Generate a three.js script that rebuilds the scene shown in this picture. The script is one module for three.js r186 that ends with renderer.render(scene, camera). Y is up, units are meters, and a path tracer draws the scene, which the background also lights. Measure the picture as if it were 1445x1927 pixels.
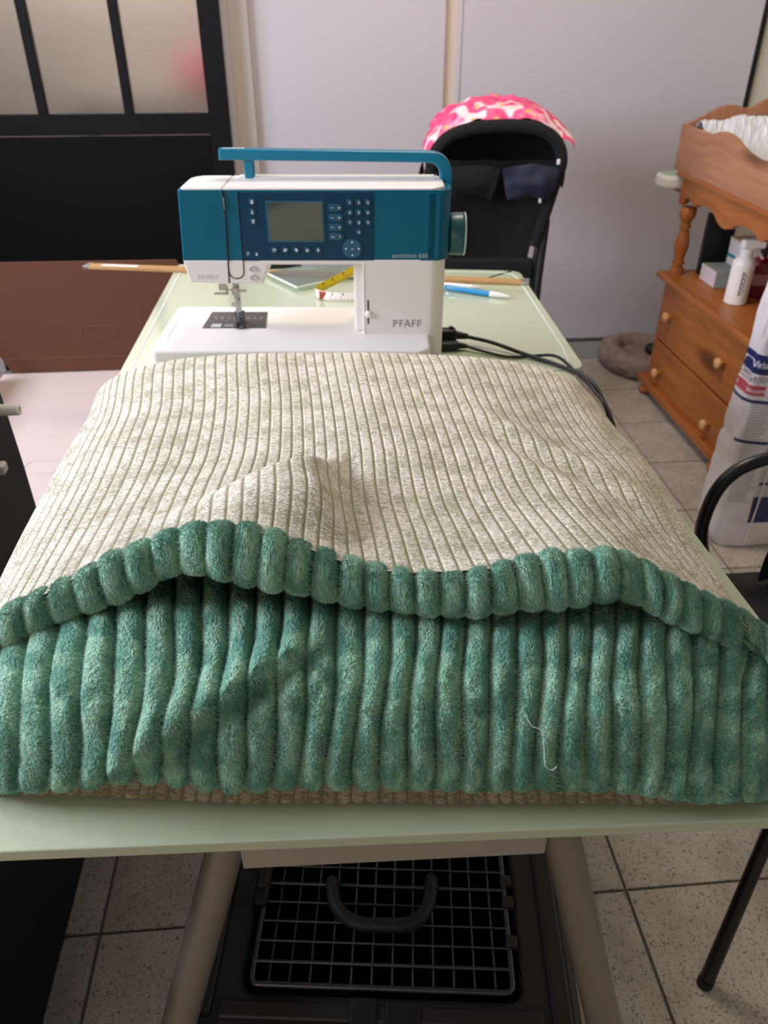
import * as THREE from 'three';
import { RoundedBoxGeometry } from 'three/addons/geometries/RoundedBoxGeometry.js';
import { TextGeometry } from 'three/addons/geometries/TextGeometry.js';
import { FontLoader } from 'three/addons/loaders/FontLoader.js';
import { mergeGeometries } from 'three/addons/utils/BufferGeometryUtils.js';
import { RectAreaLightUniformsLib } from 'three/addons/lights/RectAreaLightUniformsLib.js';

// ---------------------------------------------------------------- camera, exposure, lights
const scene = new THREE.Scene();
const EYE = 1.30, YAW = THREE.MathUtils.degToRad(4.9017), PITCH = THREE.MathUtils.degToRad(33.0919);
const camera = new THREE.PerspectiveCamera(66.1293, 1445 / 1927, 0.05, 30);
camera.rotation.order = 'YXZ';
camera.position.set(0, EYE, 0);
camera.rotation.set(-PITCH, -YAW, 0);
camera.focus = 0.74;
camera.userData.fStop = 9;
scene.add(camera);
const renderer = new THREE.WebGLRenderer({ antialias: true });
renderer.toneMapping = THREE.LinearToneMapping;
renderer.toneMappingExposure = 0.92;
renderer.shadowMap.enabled = true;
scene.background = new THREE.Color(0x000000);
RectAreaLightUniformsLib.init();

const UNSEEN_WINDOW = { x: -1.86, y: 1.75, z: -1.2, w: 1.5, h: 1.05, color: 0xe4e6fb, power: 18 };  // unseen window in the left wall, lights cushion and closet from the side
const UNSEEN_LAMP = { x: 0.35, y: 2.44, z: -2.05, w: 0.7, d: 0.4, color: 0xffeed8, power: 21 };  // unseen ceiling lamp, placed towards the back to brighten the closet wall
const UNSEEN_BACKWINDOW = { x: -1.1, y: 1.45, z: 1.56, w: 1.1, h: 0.9, color: 0xffeedb, power: 2.8 };  // unseen window behind the camera, lights the faces turned to the viewer
const unseenWindowLight = new THREE.RectAreaLight(UNSEEN_WINDOW.color, UNSEEN_WINDOW.power, UNSEEN_WINDOW.w, UNSEEN_WINDOW.h);
unseenWindowLight.name = 'unseen_window_light';
unseenWindowLight.position.set(UNSEEN_WINDOW.x + 0.03, UNSEEN_WINDOW.y, UNSEEN_WINDOW.z);
unseenWindowLight.lookAt(UNSEEN_WINDOW.x + 1, UNSEEN_WINDOW.y, UNSEEN_WINDOW.z);
scene.add(unseenWindowLight);
const unseenLampLight = new THREE.RectAreaLight(UNSEEN_LAMP.color, UNSEEN_LAMP.power, UNSEEN_LAMP.w, UNSEEN_LAMP.d);
unseenLampLight.name = 'unseen_ceiling_lamp_light';
unseenLampLight.position.set(UNSEEN_LAMP.x, UNSEEN_LAMP.y - 0.02, UNSEEN_LAMP.z);
unseenLampLight.lookAt(UNSEEN_LAMP.x, 0, UNSEEN_LAMP.z);
scene.add(unseenLampLight);
const unseenBackLight = new THREE.RectAreaLight(UNSEEN_BACKWINDOW.color, UNSEEN_BACKWINDOW.power, UNSEEN_BACKWINDOW.w, UNSEEN_BACKWINDOW.h);
unseenBackLight.name = 'unseen_rear_window_light';
unseenBackLight.position.set(UNSEEN_BACKWINDOW.x, UNSEEN_BACKWINDOW.y, UNSEEN_BACKWINDOW.z - 0.03);
unseenBackLight.lookAt(UNSEEN_BACKWINDOW.x, UNSEEN_BACKWINDOW.y, -3);
scene.add(unseenBackLight);

// ---------------------------------------------------------------- helpers
const TABLE = 0.755;
const font = await new FontLoader().loadAsync('fonts/droid/droid_sans_bold.typeface.json');
const fontRegular = await new FontLoader().loadAsync('fonts/droid/droid_sans_regular.typeface.json');
let seed = 7;
const rnd = () => { seed = (seed + 0x6d2b79f5) | 0; let t = Math.imul(seed ^ (seed >>> 15), 1 | seed); t = (t + Math.imul(t ^ (t >>> 7), 61 | t)) ^ t; return ((t ^ (t >>> 14)) >>> 0) / 4294967296; };
const { lerp, clamp, smoothstep } = THREE.MathUtils;
const names = new Map();
function numbered(name) { const n = names.get(name) ?? 0; names.set(name, n + 1); return n ? name + '_' + String(n).padStart(3, '0') : name; }
function tag(o, label, category, group) { o.userData.label = label; o.userData.category = category; if (group) o.userData.group = group; return o; }
function thing(name, label, category, [x, y, z] = [0, 0, 0], turn = 0, group) {
  const o = new THREE.Group(); o.name = numbered(name); o.position.set(x, y, z); o.rotation.y = turn; scene.add(o);
  return tag(o, label, category, group);
}
function part(name, geometry, material, parent, label) {
  const m = new THREE.Mesh(Array.isArray(geometry) ? merge(geometry) : geometry, material);
  m.name = numbered(name); m.castShadow = m.receiveShadow = true;
  if (label) m.userData.label = label;
  parent.add(m); return m;
}
function struct(name, geometry, material, parent = scene) {
  const m = new THREE.Mesh(Array.isArray(geometry) ? merge(geometry) : geometry, material);
  m.name = parent === scene ? name : numbered(name); m.castShadow = m.receiveShadow = true;
  if (parent === scene) m.userData.kind = 'structure';
  parent.add(m); return m;
}
function merge(list) {
  return mergeGeometries(list.map((g) => {
    const n = g.index ? g.toNonIndexed() : g.clone();
    for (const k of Object.keys(n.attributes)) if (!['position', 'normal', 'uv'].includes(k)) n.deleteAttribute(k);
    if (!n.attributes.uv) n.setAttribute('uv', new THREE.BufferAttribute(new Float32Array(n.attributes.position.count * 2), 2));
    n.morphAttributes = {}; return n;
  }));
}
// a point given by sideways offset, height and distance in the direction the table points
const aligned = (X, h, D) => [X * Math.cos(YAW) + D * Math.sin(YAW), h, -(D * Math.cos(YAW) - X * Math.sin(YAW))];
const V = (x, y, z) => new THREE.Vector3(x, y, z);
function box(x0, x1, y0, y1, z0, z1, r = 0.002, seg = 2) {
  const w = Math.abs(x1 - x0), h = Math.abs(y1 - y0), d = Math.abs(z1 - z0);
  const g = r > 0 ? new RoundedBoxGeometry(w, h, d, seg, Math.min(r, w / 2.01, h / 2.01, d / 2.01)) : new THREE.BoxGeometry(w, h, d);
  return g.translate((x0 + x1) / 2, (y0 + y1) / 2, (z0 + z1) / 2);
}
function tube(points, radius, segments = 48, sides = 10, closed = false, tension = 0.5) {
  return new THREE.TubeGeometry(new THREE.CatmullRomCurve3(points.map((p) => V(...p)), closed, 'catmullrom', tension), segments, radius, sides, closed);
}
function rod(a, b, r0, r1 = r0, sides = 16) {
  const A = V(...a), B = V(...b), d = B.clone().sub(A), g = new THREE.CylinderGeometry(r1, r0, d.length(), sides);
  g.applyQuaternion(new THREE.Quaternion().setFromUnitVectors(V(0, 1, 0), d.clone().normalize()));
  return g.translate((A.x + B.x) / 2, (A.y + B.y) / 2, (A.z + B.z) / 2);
}
function outline(points) { const s = new THREE.Shape(); points.forEach(([x, y], i) => (i ? s.lineTo(x, y) : s.moveTo(x, y))); return s; }
// a plate cut to an outline in x and y, thick along z from z0 to z1
function plate(shape, z0, z1, bevel = 0.001, steps = 12) {
  const t = Math.abs(z1 - z0), b = Math.min(bevel, t / 2.2);
  return new THREE.ExtrudeGeometry(shape, { depth: t - 2 * b, bevelEnabled: b > 0, bevelThickness: b, bevelSize: b, bevelOffset: -b, bevelSegments: 2, curveSegments: steps }).translate(0, 0, Math.min(z0, z1) + b);
}
// a slab cut to an outline in x and z (the outline's second number is z), from height y0 to y1
function slab(shape, y0, y1, bevel = 0.001, steps = 12) { return plate(shape, -y1, -y0, bevel, steps).rotateX(Math.PI / 2); }
function roundRect(x0, x1, y0, y1, r) {
  const s = new THREE.Shape(), [a, b, c, d] = Array.isArray(r) ? r : [r, r, r, r];   // corners x0y0, x1y0, x1y1, x0y1
  s.moveTo(x0 + a, y0); s.lineTo(x1 - b, y0); s.absarc(x1 - b, y0 + b, b, -Math.PI / 2, 0); s.lineTo(x1, y1 - c); s.absarc(x1 - c, y1 - c, c, 0, Math.PI / 2);
  s.lineTo(x0 + d, y1); s.absarc(x0 + d, y1 - d, d, Math.PI / 2, Math.PI); s.lineTo(x0, y0 + a); s.absarc(x0 + a, y0 + a, a, Math.PI, Math.PI * 1.5);
  return s;
}
function lettering(text, size, depth = 0.0004, face = font) {
  const g = new TextGeometry(text, { font: face, size, depth, curveSegments: 3, bevelEnabled: false });
  g.computeBoundingBox(); return g;
}
// smooth interpolation through knots at uneven places
function along(knots, values, t) {
  const n = knots.length;
  let i = 0; while (i < n - 2 && t > knots[i + 1]) i++;
  const m = (k) => (k <= 0 ? (values[1] - values[0]) / (knots[1] - knots[0]) : k >= n - 1 ? (values[n - 1] - values[n - 2]) / (knots[n - 1] - knots[n - 2]) : (values[k + 1] - values[k - 1]) / (knots[k + 1] - knots[k - 1]));
  const h = knots[i + 1] - knots[i], s = clamp((t - knots[i]) / h, 0, 1), s2 = s * s, s3 = s2 * s;
  return (2 * s3 - 3 * s2 + 1) * values[i] + (s3 - 2 * s2 + s) * h * m(i) + (-2 * s3 + 3 * s2) * values[i + 1] + (s3 - s2) * h * m(i + 1);
}
const bell = (d, w) => Math.exp(-((d / w) ** 2));
// repeatable value noise, period p cells both ways
function hash(x, y, s) { let h = Math.imul(x, 374761393) + Math.imul(y, 668265263) + Math.imul(s, 974634777); h = Math.imul(h ^ (h >>> 13), 1274126177); return ((h ^ (h >>> 16)) >>> 0) / 4294967296; }
function vnoise(x, y, px = 1e6, py = 1e6, s = 1) {
  const ix = Math.floor(x), iy = Math.floor(y), fx = x - ix, fy = y - iy, u = fx * fx * (3 - 2 * fx), v = fy * fy * (3 - 2 * fy);
  const w = (a, p) => ((a % p) + p) % p, x0 = w(ix, px), x1 = w(ix + 1, px), y0 = w(iy, py), y1 = w(iy + 1, py);
  return lerp(lerp(hash(x0, y0, s), hash(x1, y0, s), u), lerp(hash(x0, y1, s), hash(x1, y1, s), u), v);
}
// a texture computed per pixel: fn(u, v) returns [r, g, b] 0..1 in sRGB or one number
function texture(w, h, fn, colour = true) {
  const data = new Uint8Array(w * h * 4);
  for (let y = 0; y < h; y++) for (let x = 0; x < w; x++) {
    const c = fn((x + 0.5) / w, (y + 0.5) / h), o = (y * w + x) * 4;
    for (let k = 0; k < 3; k++) data[o + k] = clamp(Math.round((c.length ? c[k] : c) * 255), 0, 255);
    data[o + 3] = 255;
  }
  const t = new THREE.DataTexture(data, w, h); t.magFilter = t.minFilter = THREE.LinearFilter; t.wrapS = t.wrapT = THREE.RepeatWrapping;
  if (colour) t.colorSpace = THREE.SRGBColorSpace;
  t.needsUpdate = true; return t;
}
function drawn(w, h, paint) {
  const c = document.createElement('canvas'); c.width = w; c.height = h; paint(c.getContext('2d'), w, h);
  const t = new THREE.CanvasTexture(c); t.colorSpace = THREE.SRGBColorSpace; t.magFilter = THREE.LinearFilter; return t;
}
const rep = (t, u, v) => { const c = t.clone(); c.repeat.set(u, v); c.wrapS = c.wrapT = THREE.RepeatWrapping; c.needsUpdate = true; return c; };
const mix3 = (a, b, t) => [lerp(a[0], b[0], t), lerp(a[1], b[1], t), lerp(a[2], b[2], t)];
const hex3 = (h) => [(h >> 16) / 255, ((h >> 8) & 255) / 255, (h & 255) / 255];
const std = (color, roughness = 0.5, extra = {}) => new THREE.MeshStandardMaterial({ color, roughness, ...extra });
const phys = (color, roughness = 0.5, extra = {}) => new THREE.MeshPhysicalMaterial({ color, roughness, ...extra });
// places the uv of a geometry by two of its own axes, in metres
function planarUV(g, a, b, su = 1, sv = 1, ou = 0, ov = 0) {
  const p = g.attributes.position, uv = new Float32Array(p.count * 2), get = { x: (i) => p.getX(i), y: (i) => p.getY(i), z: (i) => p.getZ(i) };
  for (let i = 0; i < p.count; i++) { uv[i * 2] = get[a](i) * su + ou; uv[i * 2 + 1] = get[b](i) * sv + ov; }
  g.setAttribute('uv', new THREE.BufferAttribute(uv, 2)); return g;
}
// a sheet over (a, b) in 0..1: at(a, b) gives a point, push(a, b) a distance along the normal, uvAt(a, b) the texture place
function sheet(na, nb, at, push, uvAt, flip = false) {
  const P = [], row = na + 1;
  for (let j = 0; j <= nb; j++) for (let i = 0; i <= na; i++) P.push(at(i / na, j / nb));
  const pos = new Float32Array(P.length * 3), uv = new Float32Array(P.length * 2), index = [];
  const du = V(0, 0, 0), dv = V(0, 0, 0), n = V(0, 0, 0), sub = (o, p, q) => o.set(p[0] - q[0], p[1] - q[1], p[2] - q[2]);
  for (let j = 0; j <= nb; j++) for (let i = 0; i <= na; i++) {
    const k = j * row + i, p = P[k];
    sub(du, P[j * row + Math.min(i + 1, na)], P[j * row + Math.max(i - 1, 0)]); sub(dv, P[Math.min(j + 1, nb) * row + i], P[Math.max(j - 1, 0) * row + i]);
    n.crossVectors(dv, du).normalize(); if (flip) n.negate();
    const d = push ? push(i / na, j / nb) : 0;
    pos[k * 3] = p[0] + n.x * d; pos[k * 3 + 1] = p[1] + n.y * d; pos[k * 3 + 2] = p[2] + n.z * d;
    const t = uvAt ? uvAt(i / na, j / nb) : [i / na, j / nb]; uv[k * 2] = t[0]; uv[k * 2 + 1] = t[1];
    if (i < na && j < nb) { const a = k, b = k + 1, c = k + row, e = c + 1; flip ? index.push(a, b, c, b, e, c) : index.push(a, c, b, b, c, e); }
  }
  const g = new THREE.BufferGeometry();
  g.setAttribute('position', new THREE.BufferAttribute(pos, 3)); g.setAttribute('uv', new THREE.BufferAttribute(uv, 2)); g.setIndex(index);
  g.computeVertexNormals(); return g;
}

// ---------------------------------------------------------------- textures and materials
const speckle = texture(512, 512, (u, v) => {
  const f = vnoise(u * 128, v * 128, 128, 128, 3), g = vnoise(u * 220, v * 220, 220, 220, 4), b = vnoise(u * 9, v * 9, 9, 9, 5);
  let c = mix3([0.73, 0.70, 0.66], [0.81, 0.785, 0.745], b);
  c = mix3(c, [0.44, 0.42, 0.40], smoothstep(f, 0.68, 0.86) * 0.75);
  return mix3(c, [0.86, 0.84, 0.81], smoothstep(g, 0.7, 0.9) * 0.5);
});
// eleven ribs to a tile; the ground between the ribs is plain sage
const slub = texture(1024, 1024, (u, v) => {
  const a = vnoise(u * 80, v * 300, 80, 300, 11), b = vnoise(u * 34, v * 130, 34, 130, 12), c = vnoise(u * 9, v * 7, 9, 7, 13), d = vnoise(u * 330, v * 480, 330, 480, 14);
  const w = smoothstep(a * 0.46 + b * 0.30 + c * 0.24 + (d - 0.5) * 0.3, 0.34, 0.64), t = u * 11 - Math.floor(u * 11), e = Math.min(t, 1 - t);
  return mix3(mix3([0.665, 0.655, 0.535], [0.955, 0.935, 0.875], w), [0.665, 0.655, 0.54], 1 - smoothstep(e, 0.05, 0.12));
});
const slubBump = texture(1024, 1024, (u, v) => 0.5 * vnoise(u * 66, v * 230, 66, 230, 11) + 0.5 * vnoise(u * 300, v * 400, 300, 400, 14), false);
const pile = texture(1024, 1024, (u, v) => {
  const a = vnoise(u * 170, v * 120, 170, 120, 21), b = vnoise(u * 26, v * 14, 26, 14, 22), c = vnoise(u * 330, v * 260, 330, 260, 23);
  const w = clamp(0.15 + 0.55 * smoothstep(b, 0.25, 0.8) + 0.55 * (a - 0.5) + 0.4 * (c - 0.5), 0, 1);
  return mix3([0.32, 0.54, 0.46], [0.66, 0.82, 0.70], w);
});
const pileBump = texture(1024, 1024, (u, v) => 0.6 * vnoise(u * 170, v * 120, 170, 120, 21) + 0.4 * vnoise(u * 330, v * 260, 330, 260, 23), false);
const woodTexture = (dark, light, s) => texture(512, 512, (u, v) => {
  const w = vnoise(u * 3, v * 5, 3, 5, s) * 0.6, g = vnoise((u + w * 0.05) * 60, v * 4, 60, 4, s + 1), f = vnoise(u * 200, v * 14, 200, 14, s + 2), k = Math.hypot((u - 0.62) * 9, (v - 0.4) * 3.2);
  let c = mix3(dark, light, clamp(0.5 * g + 0.25 * f + 0.3 * w, 0, 1));
  return mix3(c, [dark[0] * 0.5, dark[1] * 0.42, dark[2] * 0.35], smoothstep(1 - k, 0.35, 0.9) * 0.7);
});
const pineTexture = woodTexture([0.56, 0.31, 0.13], [0.74, 0.47, 0.24], 31);
const palePineTexture = woodTexture([0.60, 0.395, 0.27], [0.755, 0.55, 0.40], 36);
const rulerTexture = woodTexture([0.66, 0.49, 0.29], [0.80, 0.65, 0.43], 41);
const fineNoise = texture(256, 256, (u, v) => vnoise(u * 128, v * 128, 128, 128, 51), false);
const grainy = (m, scale, depth) => { m.bumpMap = rep(fineNoise, scale, scale); m.bumpScale = depth; return m; };
const cloudyBlack = texture(256, 256, (u, v) => { const a = vnoise(u * 60, v * 60, 60, 60, 61); return mix3([0.07, 0.07, 0.075], [0.11, 0.11, 0.115], a); });
const M = {
  wall: std(0xc9c6cc, 0.85), wallSide: std(0xc8c2ac, 0.9), wallDim: std(0x857f79, 0.9), ceiling: std(0x98948f, 0.95), closet: phys(0xcecacf, 0.42, { clearcoat: 0.15, clearcoatRoughness: 0.4 }),  // wallDim and ceiling are out of view, darkened to cut bounced light
  recess: std(0xb9ab98, 0.7), rail: std(0x55504a, 0.5, { metalness: 0.3 }), grout: std(0x6a655c, 0.95),
  blackDoor: phys(0x111012, 0.6, { specularIntensity: 0.35 }), blackPanel: phys(0x080809, 0.6, { specularIntensity: 0.3 }), hall: std(0xc9c4bd, 0.9), hallRail: std(0xeee3d2, 0.7),
  frosted: phys(0xf2efe9, 0.42, { transmission: 1, thickness: 0.006, ior: 1.3 }),
  shell: phys(0xffffff, 0.9, { map: slub, bumpMap: slubBump, bumpScale: 0.0009, sheen: 0.12, sheenColor: new THREE.Color(0xf5efe6), sheenRoughness: 0.5, side: THREE.DoubleSide }),
  shaded_underside: phys(0xb5aca0, 0.92, { map: slub, bumpMap: slubBump, bumpScale: 0.0006, side: THREE.DoubleSide }),  // copy of the shell fabric, tinted grey-brown for the shade below
  plush: phys(0xffffff, 0.95, { map: pile, bumpMap: pileBump, bumpScale: 0.0022, sheen: 0.55, sheenColor: new THREE.Color(0xa5d8bd), sheenRoughness: 0.45, side: THREE.DoubleSide }),
  piping: std(0x3f8560, 0.8),
  glass: phys(0xc1ccae, 0.16, { clearcoat: 0.6, clearcoatRoughness: 0.08 }), glassEdge: phys(0xa9c3a6, 0.2), glassLine: std(0xe6efe9, 0.3), tableMetal: std(0x8d857a, 0.42, { metalness: 0.35 }), tableRail: std(0xa39a90, 0.6),
  teal: phys(0x005d75, 0.4, { specularIntensity: 0.45 }), tealHandle: phys(0x06738f, 0.35, { specularIntensity: 0.7 }), navy: phys(0x043a53, 0.32, { specularIntensity: 0.45 }), wheelTeal: phys(0x1c6168, 0.35), wheelRim: std(0xbfd3d6, 0.35),
  white: phys(0xeae6df, 0.42, { clearcoat: 0.2, clearcoatRoughness: 0.3 }), bedWhite: phys(0xf3efe6, 0.4, { clearcoat: 0.2, clearcoatRoughness: 0.3 }), slot: std(0x0a0c0e, 0.7), steel: std(0xb5b5b3, 0.3, { metalness: 0.85 }), darkSteel: std(0x5d5d5f, 0.38, { metalness: 0.6 }), grey: std(0x9b9a96, 0.6), paleGrey: std(0xcfcbc6, 0.6), symbol: std(0xe8eef0, 0.5),
  screen: phys(0x3d4437, 0.12, { clearcoat: 1, clearcoatRoughness: 0.05 }), bezel: std(0x0f5876, 0.35),
  black: std(0x121213, 0.55), blackFabric: grainy(std(0x0c0c0e, 0.9, { map: cloudyBlack, color: 0x8a8a90 }), 20, 0.0006), navyFabric: phys(0x1b2036, 0.75, { sheen: 0.5, sheenColor: new THREE.Color(0x5a6288), sheenRoughness: 0.5 }), foam: grainy(std(0x0d0d0e, 0.85), 30, 0.0005), chairBlack: phys(0x111112, 0.38, { clearcoat: 0.2 }), seatBlack: std(0x101116, 0.75),
  crate: std(0x2a2728, 0.5), crateDark: std(0x171616, 0.6), wire: std(0x59595c, 0.38, { metalness: 0.7 }),
  cardboard: grainy(std(0x633d25, 0.85), 12, 0.0003), boardWhite: std(0xd2c2ba, 0.7), crease: std(0x6f4b33, 0.9),
  pine: phys(0xffffff, 0.42, { map: pineTexture, specularIntensity: 0.6 }), knob: phys(0xdba56b, 0.4), pineLight: phys(0xffffff, 0.45, { map: palePineTexture }),
  terry: grainy(std(0xf4f6f8, 0.98), 7, 0.0015), paper: std(0xe9e6e2, 0.6), tan: std(0xd9b98d, 0.8),
  clear: phys(0xffffff, 0.05, { transmission: 1, thickness: 0, ior: 1.45, color: 0xf3f8f8 }),
  cord: std(0x0c0c0d, 0.5), thread: std(0xdfeee2, 0.7), pink: std(0xffffff, 0.9),
};

// ---------------------------------------------------------------- the room
const R = { left: -1.9, right: 1.75, back: -3.42, front: 1.62, top: 2.5 };
{
  const slabMesh = struct('floor', box(R.left - 0.1, R.right + 0.1, -0.12, -0.004, R.back - 1.2, R.front + 0.1, 0), M.grout);
  // speckled tiles: four corners shifted in tone, each with its own patch of speckle
  const pitchX = 0.2985, pitchZ = 0.2925, gap = 0.005, tones = [0xffffff, 0xf6f3ee, 0xfbfaf8, 0xeeebe6], tileMats = tones.map((c) => phys(c, 0.42, { map: speckle, specularIntensity: 0.6 }));
  const shapes = [0, 1, 2].map((k) => {
    const g = box(-(pitchX - gap) / 2, (pitchX - gap) / 2, -0.012, 0, -(pitchZ - gap) / 2, (pitchZ - gap) / 2, 0.0015, 1);
    return planarUV(g, 'x', 'z', 3.1, 3.1, 0.31 * k, 0.57 * k);
  });
  for (let i = -8; i < 5; i++) for (let j = -9; j < 8; j++) {
    const x = 0.487 + (i + 0.5) * pitchX, z = -0.75 + (j + 0.5) * pitchZ;
    if (x < R.left || x > R.right || z < R.back + 0.08 || z > R.front) continue;
    const t = struct('tile', shapes[Math.floor(rnd() * 3)], tileMats[Math.floor(rnd() * 4)], slabMesh);
    t.position.set(x, (rnd() - 0.5) * 0.0006, z);
  }
  struct('ceiling', box(R.left - 0.1, R.right + 0.1, R.top, R.top + 0.1, R.back - 1.2, R.front + 0.1, 0), M.ceiling);
  const holed = (x0, x1, y0, y1, holes) => { const s = outline([[x0, y0], [x1, y0], [x1, y1], [x0, y1]]); for (const [a, b, c, d] of holes) { const h = new THREE.Path(); h.moveTo(a, c); h.lineTo(a, d); h.lineTo(b, d); h.lineTo(b, c); s.holes.push(h); } return s; };
  struct('wall_right', box(R.right, R.right + 0.1, -0.1, R.top, R.back - 0.1, R.front + 0.1, 0), M.wallSide);
  struct('wall_back', box(-0.285, R.right, 0, R.top, R.back - 0.1, R.back, 0), M.recess);
  struct('wall_back_upper', box(R.left, -0.285, 2.12, R.top, -3.3, -3.2, 0), M.wall);
  struct('wall_back_left', box(R.left, -1.31, 0, 2.12, -3.3, -3.2, 0), M.wall);
  struct('wall_left', plate(holed(-R.front - 0.1, 4.6, -0.1, R.top, [[-UNSEEN_WINDOW.z - UNSEEN_WINDOW.w / 2, -UNSEEN_WINDOW.z + UNSEEN_WINDOW.w / 2, UNSEEN_WINDOW.y - UNSEEN_WINDOW.h / 2, UNSEEN_WINDOW.y + UNSEEN_WINDOW.h / 2]]), 0, 0.1, 0).rotateY(Math.PI / 2).translate(R.left - 0.1, 0, 0), M.wallDim);
  struct('wall_front', plate(holed(R.left, R.right, -0.1, R.top, [[UNSEEN_BACKWINDOW.x - UNSEEN_BACKWINDOW.w / 2, UNSEEN_BACKWINDOW.x + UNSEEN_BACKWINDOW.w / 2, UNSEEN_BACKWINDOW.y - UNSEEN_BACKWINDOW.h / 2, UNSEEN_BACKWINDOW.y + UNSEEN_BACKWINDOW.h / 2]]), 0, 0.1, 0).translate(0, 0, R.front), M.wallDim);
  // unseen windows, out of view, placed to light the room from left and rear
  const glow = (c, k) => new THREE.MeshStandardMaterial({ color: 0x101010, emissive: c, emissiveIntensity: k, roughness: 0.3 });
  const w1 = struct('unseen_window_1', box(-0.02, 0.02, -UNSEEN_WINDOW.h / 2, UNSEEN_WINDOW.h / 2, -UNSEEN_WINDOW.w / 2, UNSEEN_WINDOW.w / 2, 0), glow(UNSEEN_WINDOW.color, 1.6)); w1.position.set(R.left + 0.02, UNSEEN_WINDOW.y, UNSEEN_WINDOW.z);
  struct('unseen_window_frame', [box(-0.03, 0.03, -UNSEEN_WINDOW.h / 2 - 0.03, -UNSEEN_WINDOW.h / 2 + 0.02, -UNSEEN_WINDOW.w / 2, UNSEEN_WINDOW.w / 2), box(-0.03, 0.03, UNSEEN_WINDOW.h / 2 - 0.02, UNSEEN_WINDOW.h / 2 + 0.03, -UNSEEN_WINDOW.w / 2, UNSEEN_WINDOW.w / 2)], M.white, w1);
  const w2 = struct('unseen_window_2', box(-UNSEEN_BACKWINDOW.w / 2, UNSEEN_BACKWINDOW.w / 2, -UNSEEN_BACKWINDOW.h / 2, UNSEEN_BACKWINDOW.h / 2, -0.02, 0.02, 0), glow(UNSEEN_BACKWINDOW.color, 1.4)); w2.position.set(UNSEEN_BACKWINDOW.x, UNSEEN_BACKWINDOW.y, R.front - 0.02);
  struct('unseen_window_frame', [box(-UNSEEN_BACKWINDOW.w / 2, UNSEEN_BACKWINDOW.w / 2, -UNSEEN_BACKWINDOW.h / 2 - 0.03, -UNSEEN_BACKWINDOW.h / 2 + 0.02, -0.03, 0.03), box(-UNSEEN_BACKWINDOW.w / 2, UNSEEN_BACKWINDOW.w / 2, UNSEEN_BACKWINDOW.h / 2 - 0.02, UNSEEN_BACKWINDOW.h / 2 + 0.03, -0.03, 0.03)], M.white, w2);
  const lamp = thing('unseen_ceiling_lamp', 'unseen flat white lamp on the ceiling, out of view, lighting the table and closet wall', 'lamp', [UNSEEN_LAMP.x, UNSEEN_LAMP.y, UNSEEN_LAMP.z]);
  part('frame', box(-UNSEEN_LAMP.w / 2 - 0.02, UNSEEN_LAMP.w / 2 + 0.02, 0.005, 0.06, -UNSEEN_LAMP.d / 2 - 0.02, UNSEEN_LAMP.d / 2 + 0.02, 0.004), M.white, lamp);
  part('diffuser', box(-UNSEEN_LAMP.w / 2, UNSEEN_LAMP.w / 2, -0.004, 0.012, -UNSEEN_LAMP.d / 2, UNSEEN_LAMP.d / 2, 0), glow(UNSEEN_LAMP.color, 1.8), lamp);

  // black door with a glazed upper half, a passage behind it
  const door = struct('door_1', [box(-1.31, -1.235, 0, 2.12, -3.24, -3.2), box(-0.361, -0.288, 0, 2.12, -3.24, -3.2), box(-1.24, -0.355, 0.888, 0.957, -3.238, -3.202), box(-1.24, -0.355, 2.04, 2.12, -3.238, -3.202)], M.blackDoor);
  struct('door_panel', box(-1.31, -0.288, 0.01, 0.882, -3.236, -3.206, 0.003), M.blackPanel, door);
  for (const x of [-0.942, -0.641]) struct('mullion', box(x - 0.016, x + 0.016, 0.955, 2.045, -3.236, -3.204, 0.002), M.blackDoor, door);
  for (const [a, b] of [[-1.236, -0.957], [-0.927, -0.656], [-0.626, -0.36]]) struct('pane', box(a, b, 0.956, 2.042, -3.223, -3.217, 0), M.frosted, door);
  struct('wall_passage', [box(R.left, -0.285, -0.1, R.top, -4.55, -4.45, 0), box(-0.285, -0.2, 0, R.top, -4.5, -3.3, 0)], M.hall);
  struct('trim_1', box(R.left, -0.29, 1.255, 1.295, -4.45, -4.43, 0.002), M.hallRail);
  const unseenHallLight = new THREE.PointLight(0xfff6f0, 3.1); unseenHallLight.name = 'unseen_passage_light'; unseenHallLight.position.set(-0.9, 2.25, -3.95); unseenHallLight.castShadow = true; unseenHallLight.shadow.radius = 4; scene.add(unseenHallLight);  // unseen lamp, out of view, placed to brighten the frosted panes
  const bulb = thing('unseen_passage_lamp', 'unseen round white lamp in the passage, placed to brighten the frosted door panes', 'lamp', [-0.9, 2.25, -3.95]);
  part('bulb', new THREE.SphereGeometry(0.1, 24, 16), glow(0xffe9d2, 2), bulb); part('rod', rod([0, 0.09, 0], [0, 0.25, 0], 0.01), M.white, bulb);
  const pinkCoat = std(0xe0607c, 0.9);
  const shelf = thing('passage_shelf', 'low pale console standing in the passage behind the glazed door', 'console', [-0.55, 0, -4.2]);
  part('top', box(-0.5, 0.25, 0.92, 0.95, -0.16, 0.16, 0.004), M.hall, shelf); part('side', box(-0.5, -0.47, 0, 0.92, -0.15, 0.15), M.hall, shelf); part('side', box(0.22, 0.25, 0, 0.92, -0.15, 0.15), M.hall, shelf);
  const pc = new THREE.SphereGeometry(1, 40, 28); { const p = pc.attributes.position; for (let i = 0; i < p.count; i++) { const n = 1 + 0.35 * (vnoise(p.getX(i) * 3 + 9, p.getZ(i) * 3 + p.getY(i) * 2 + 5) - 0.5); p.setXYZ(i, p.getX(i) * 0.14 * n, Math.max(0, 0.075 + p.getY(i) * 0.075 * n), p.getZ(i) * 0.11 * n); } pc.computeVertexNormals(); }
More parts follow.
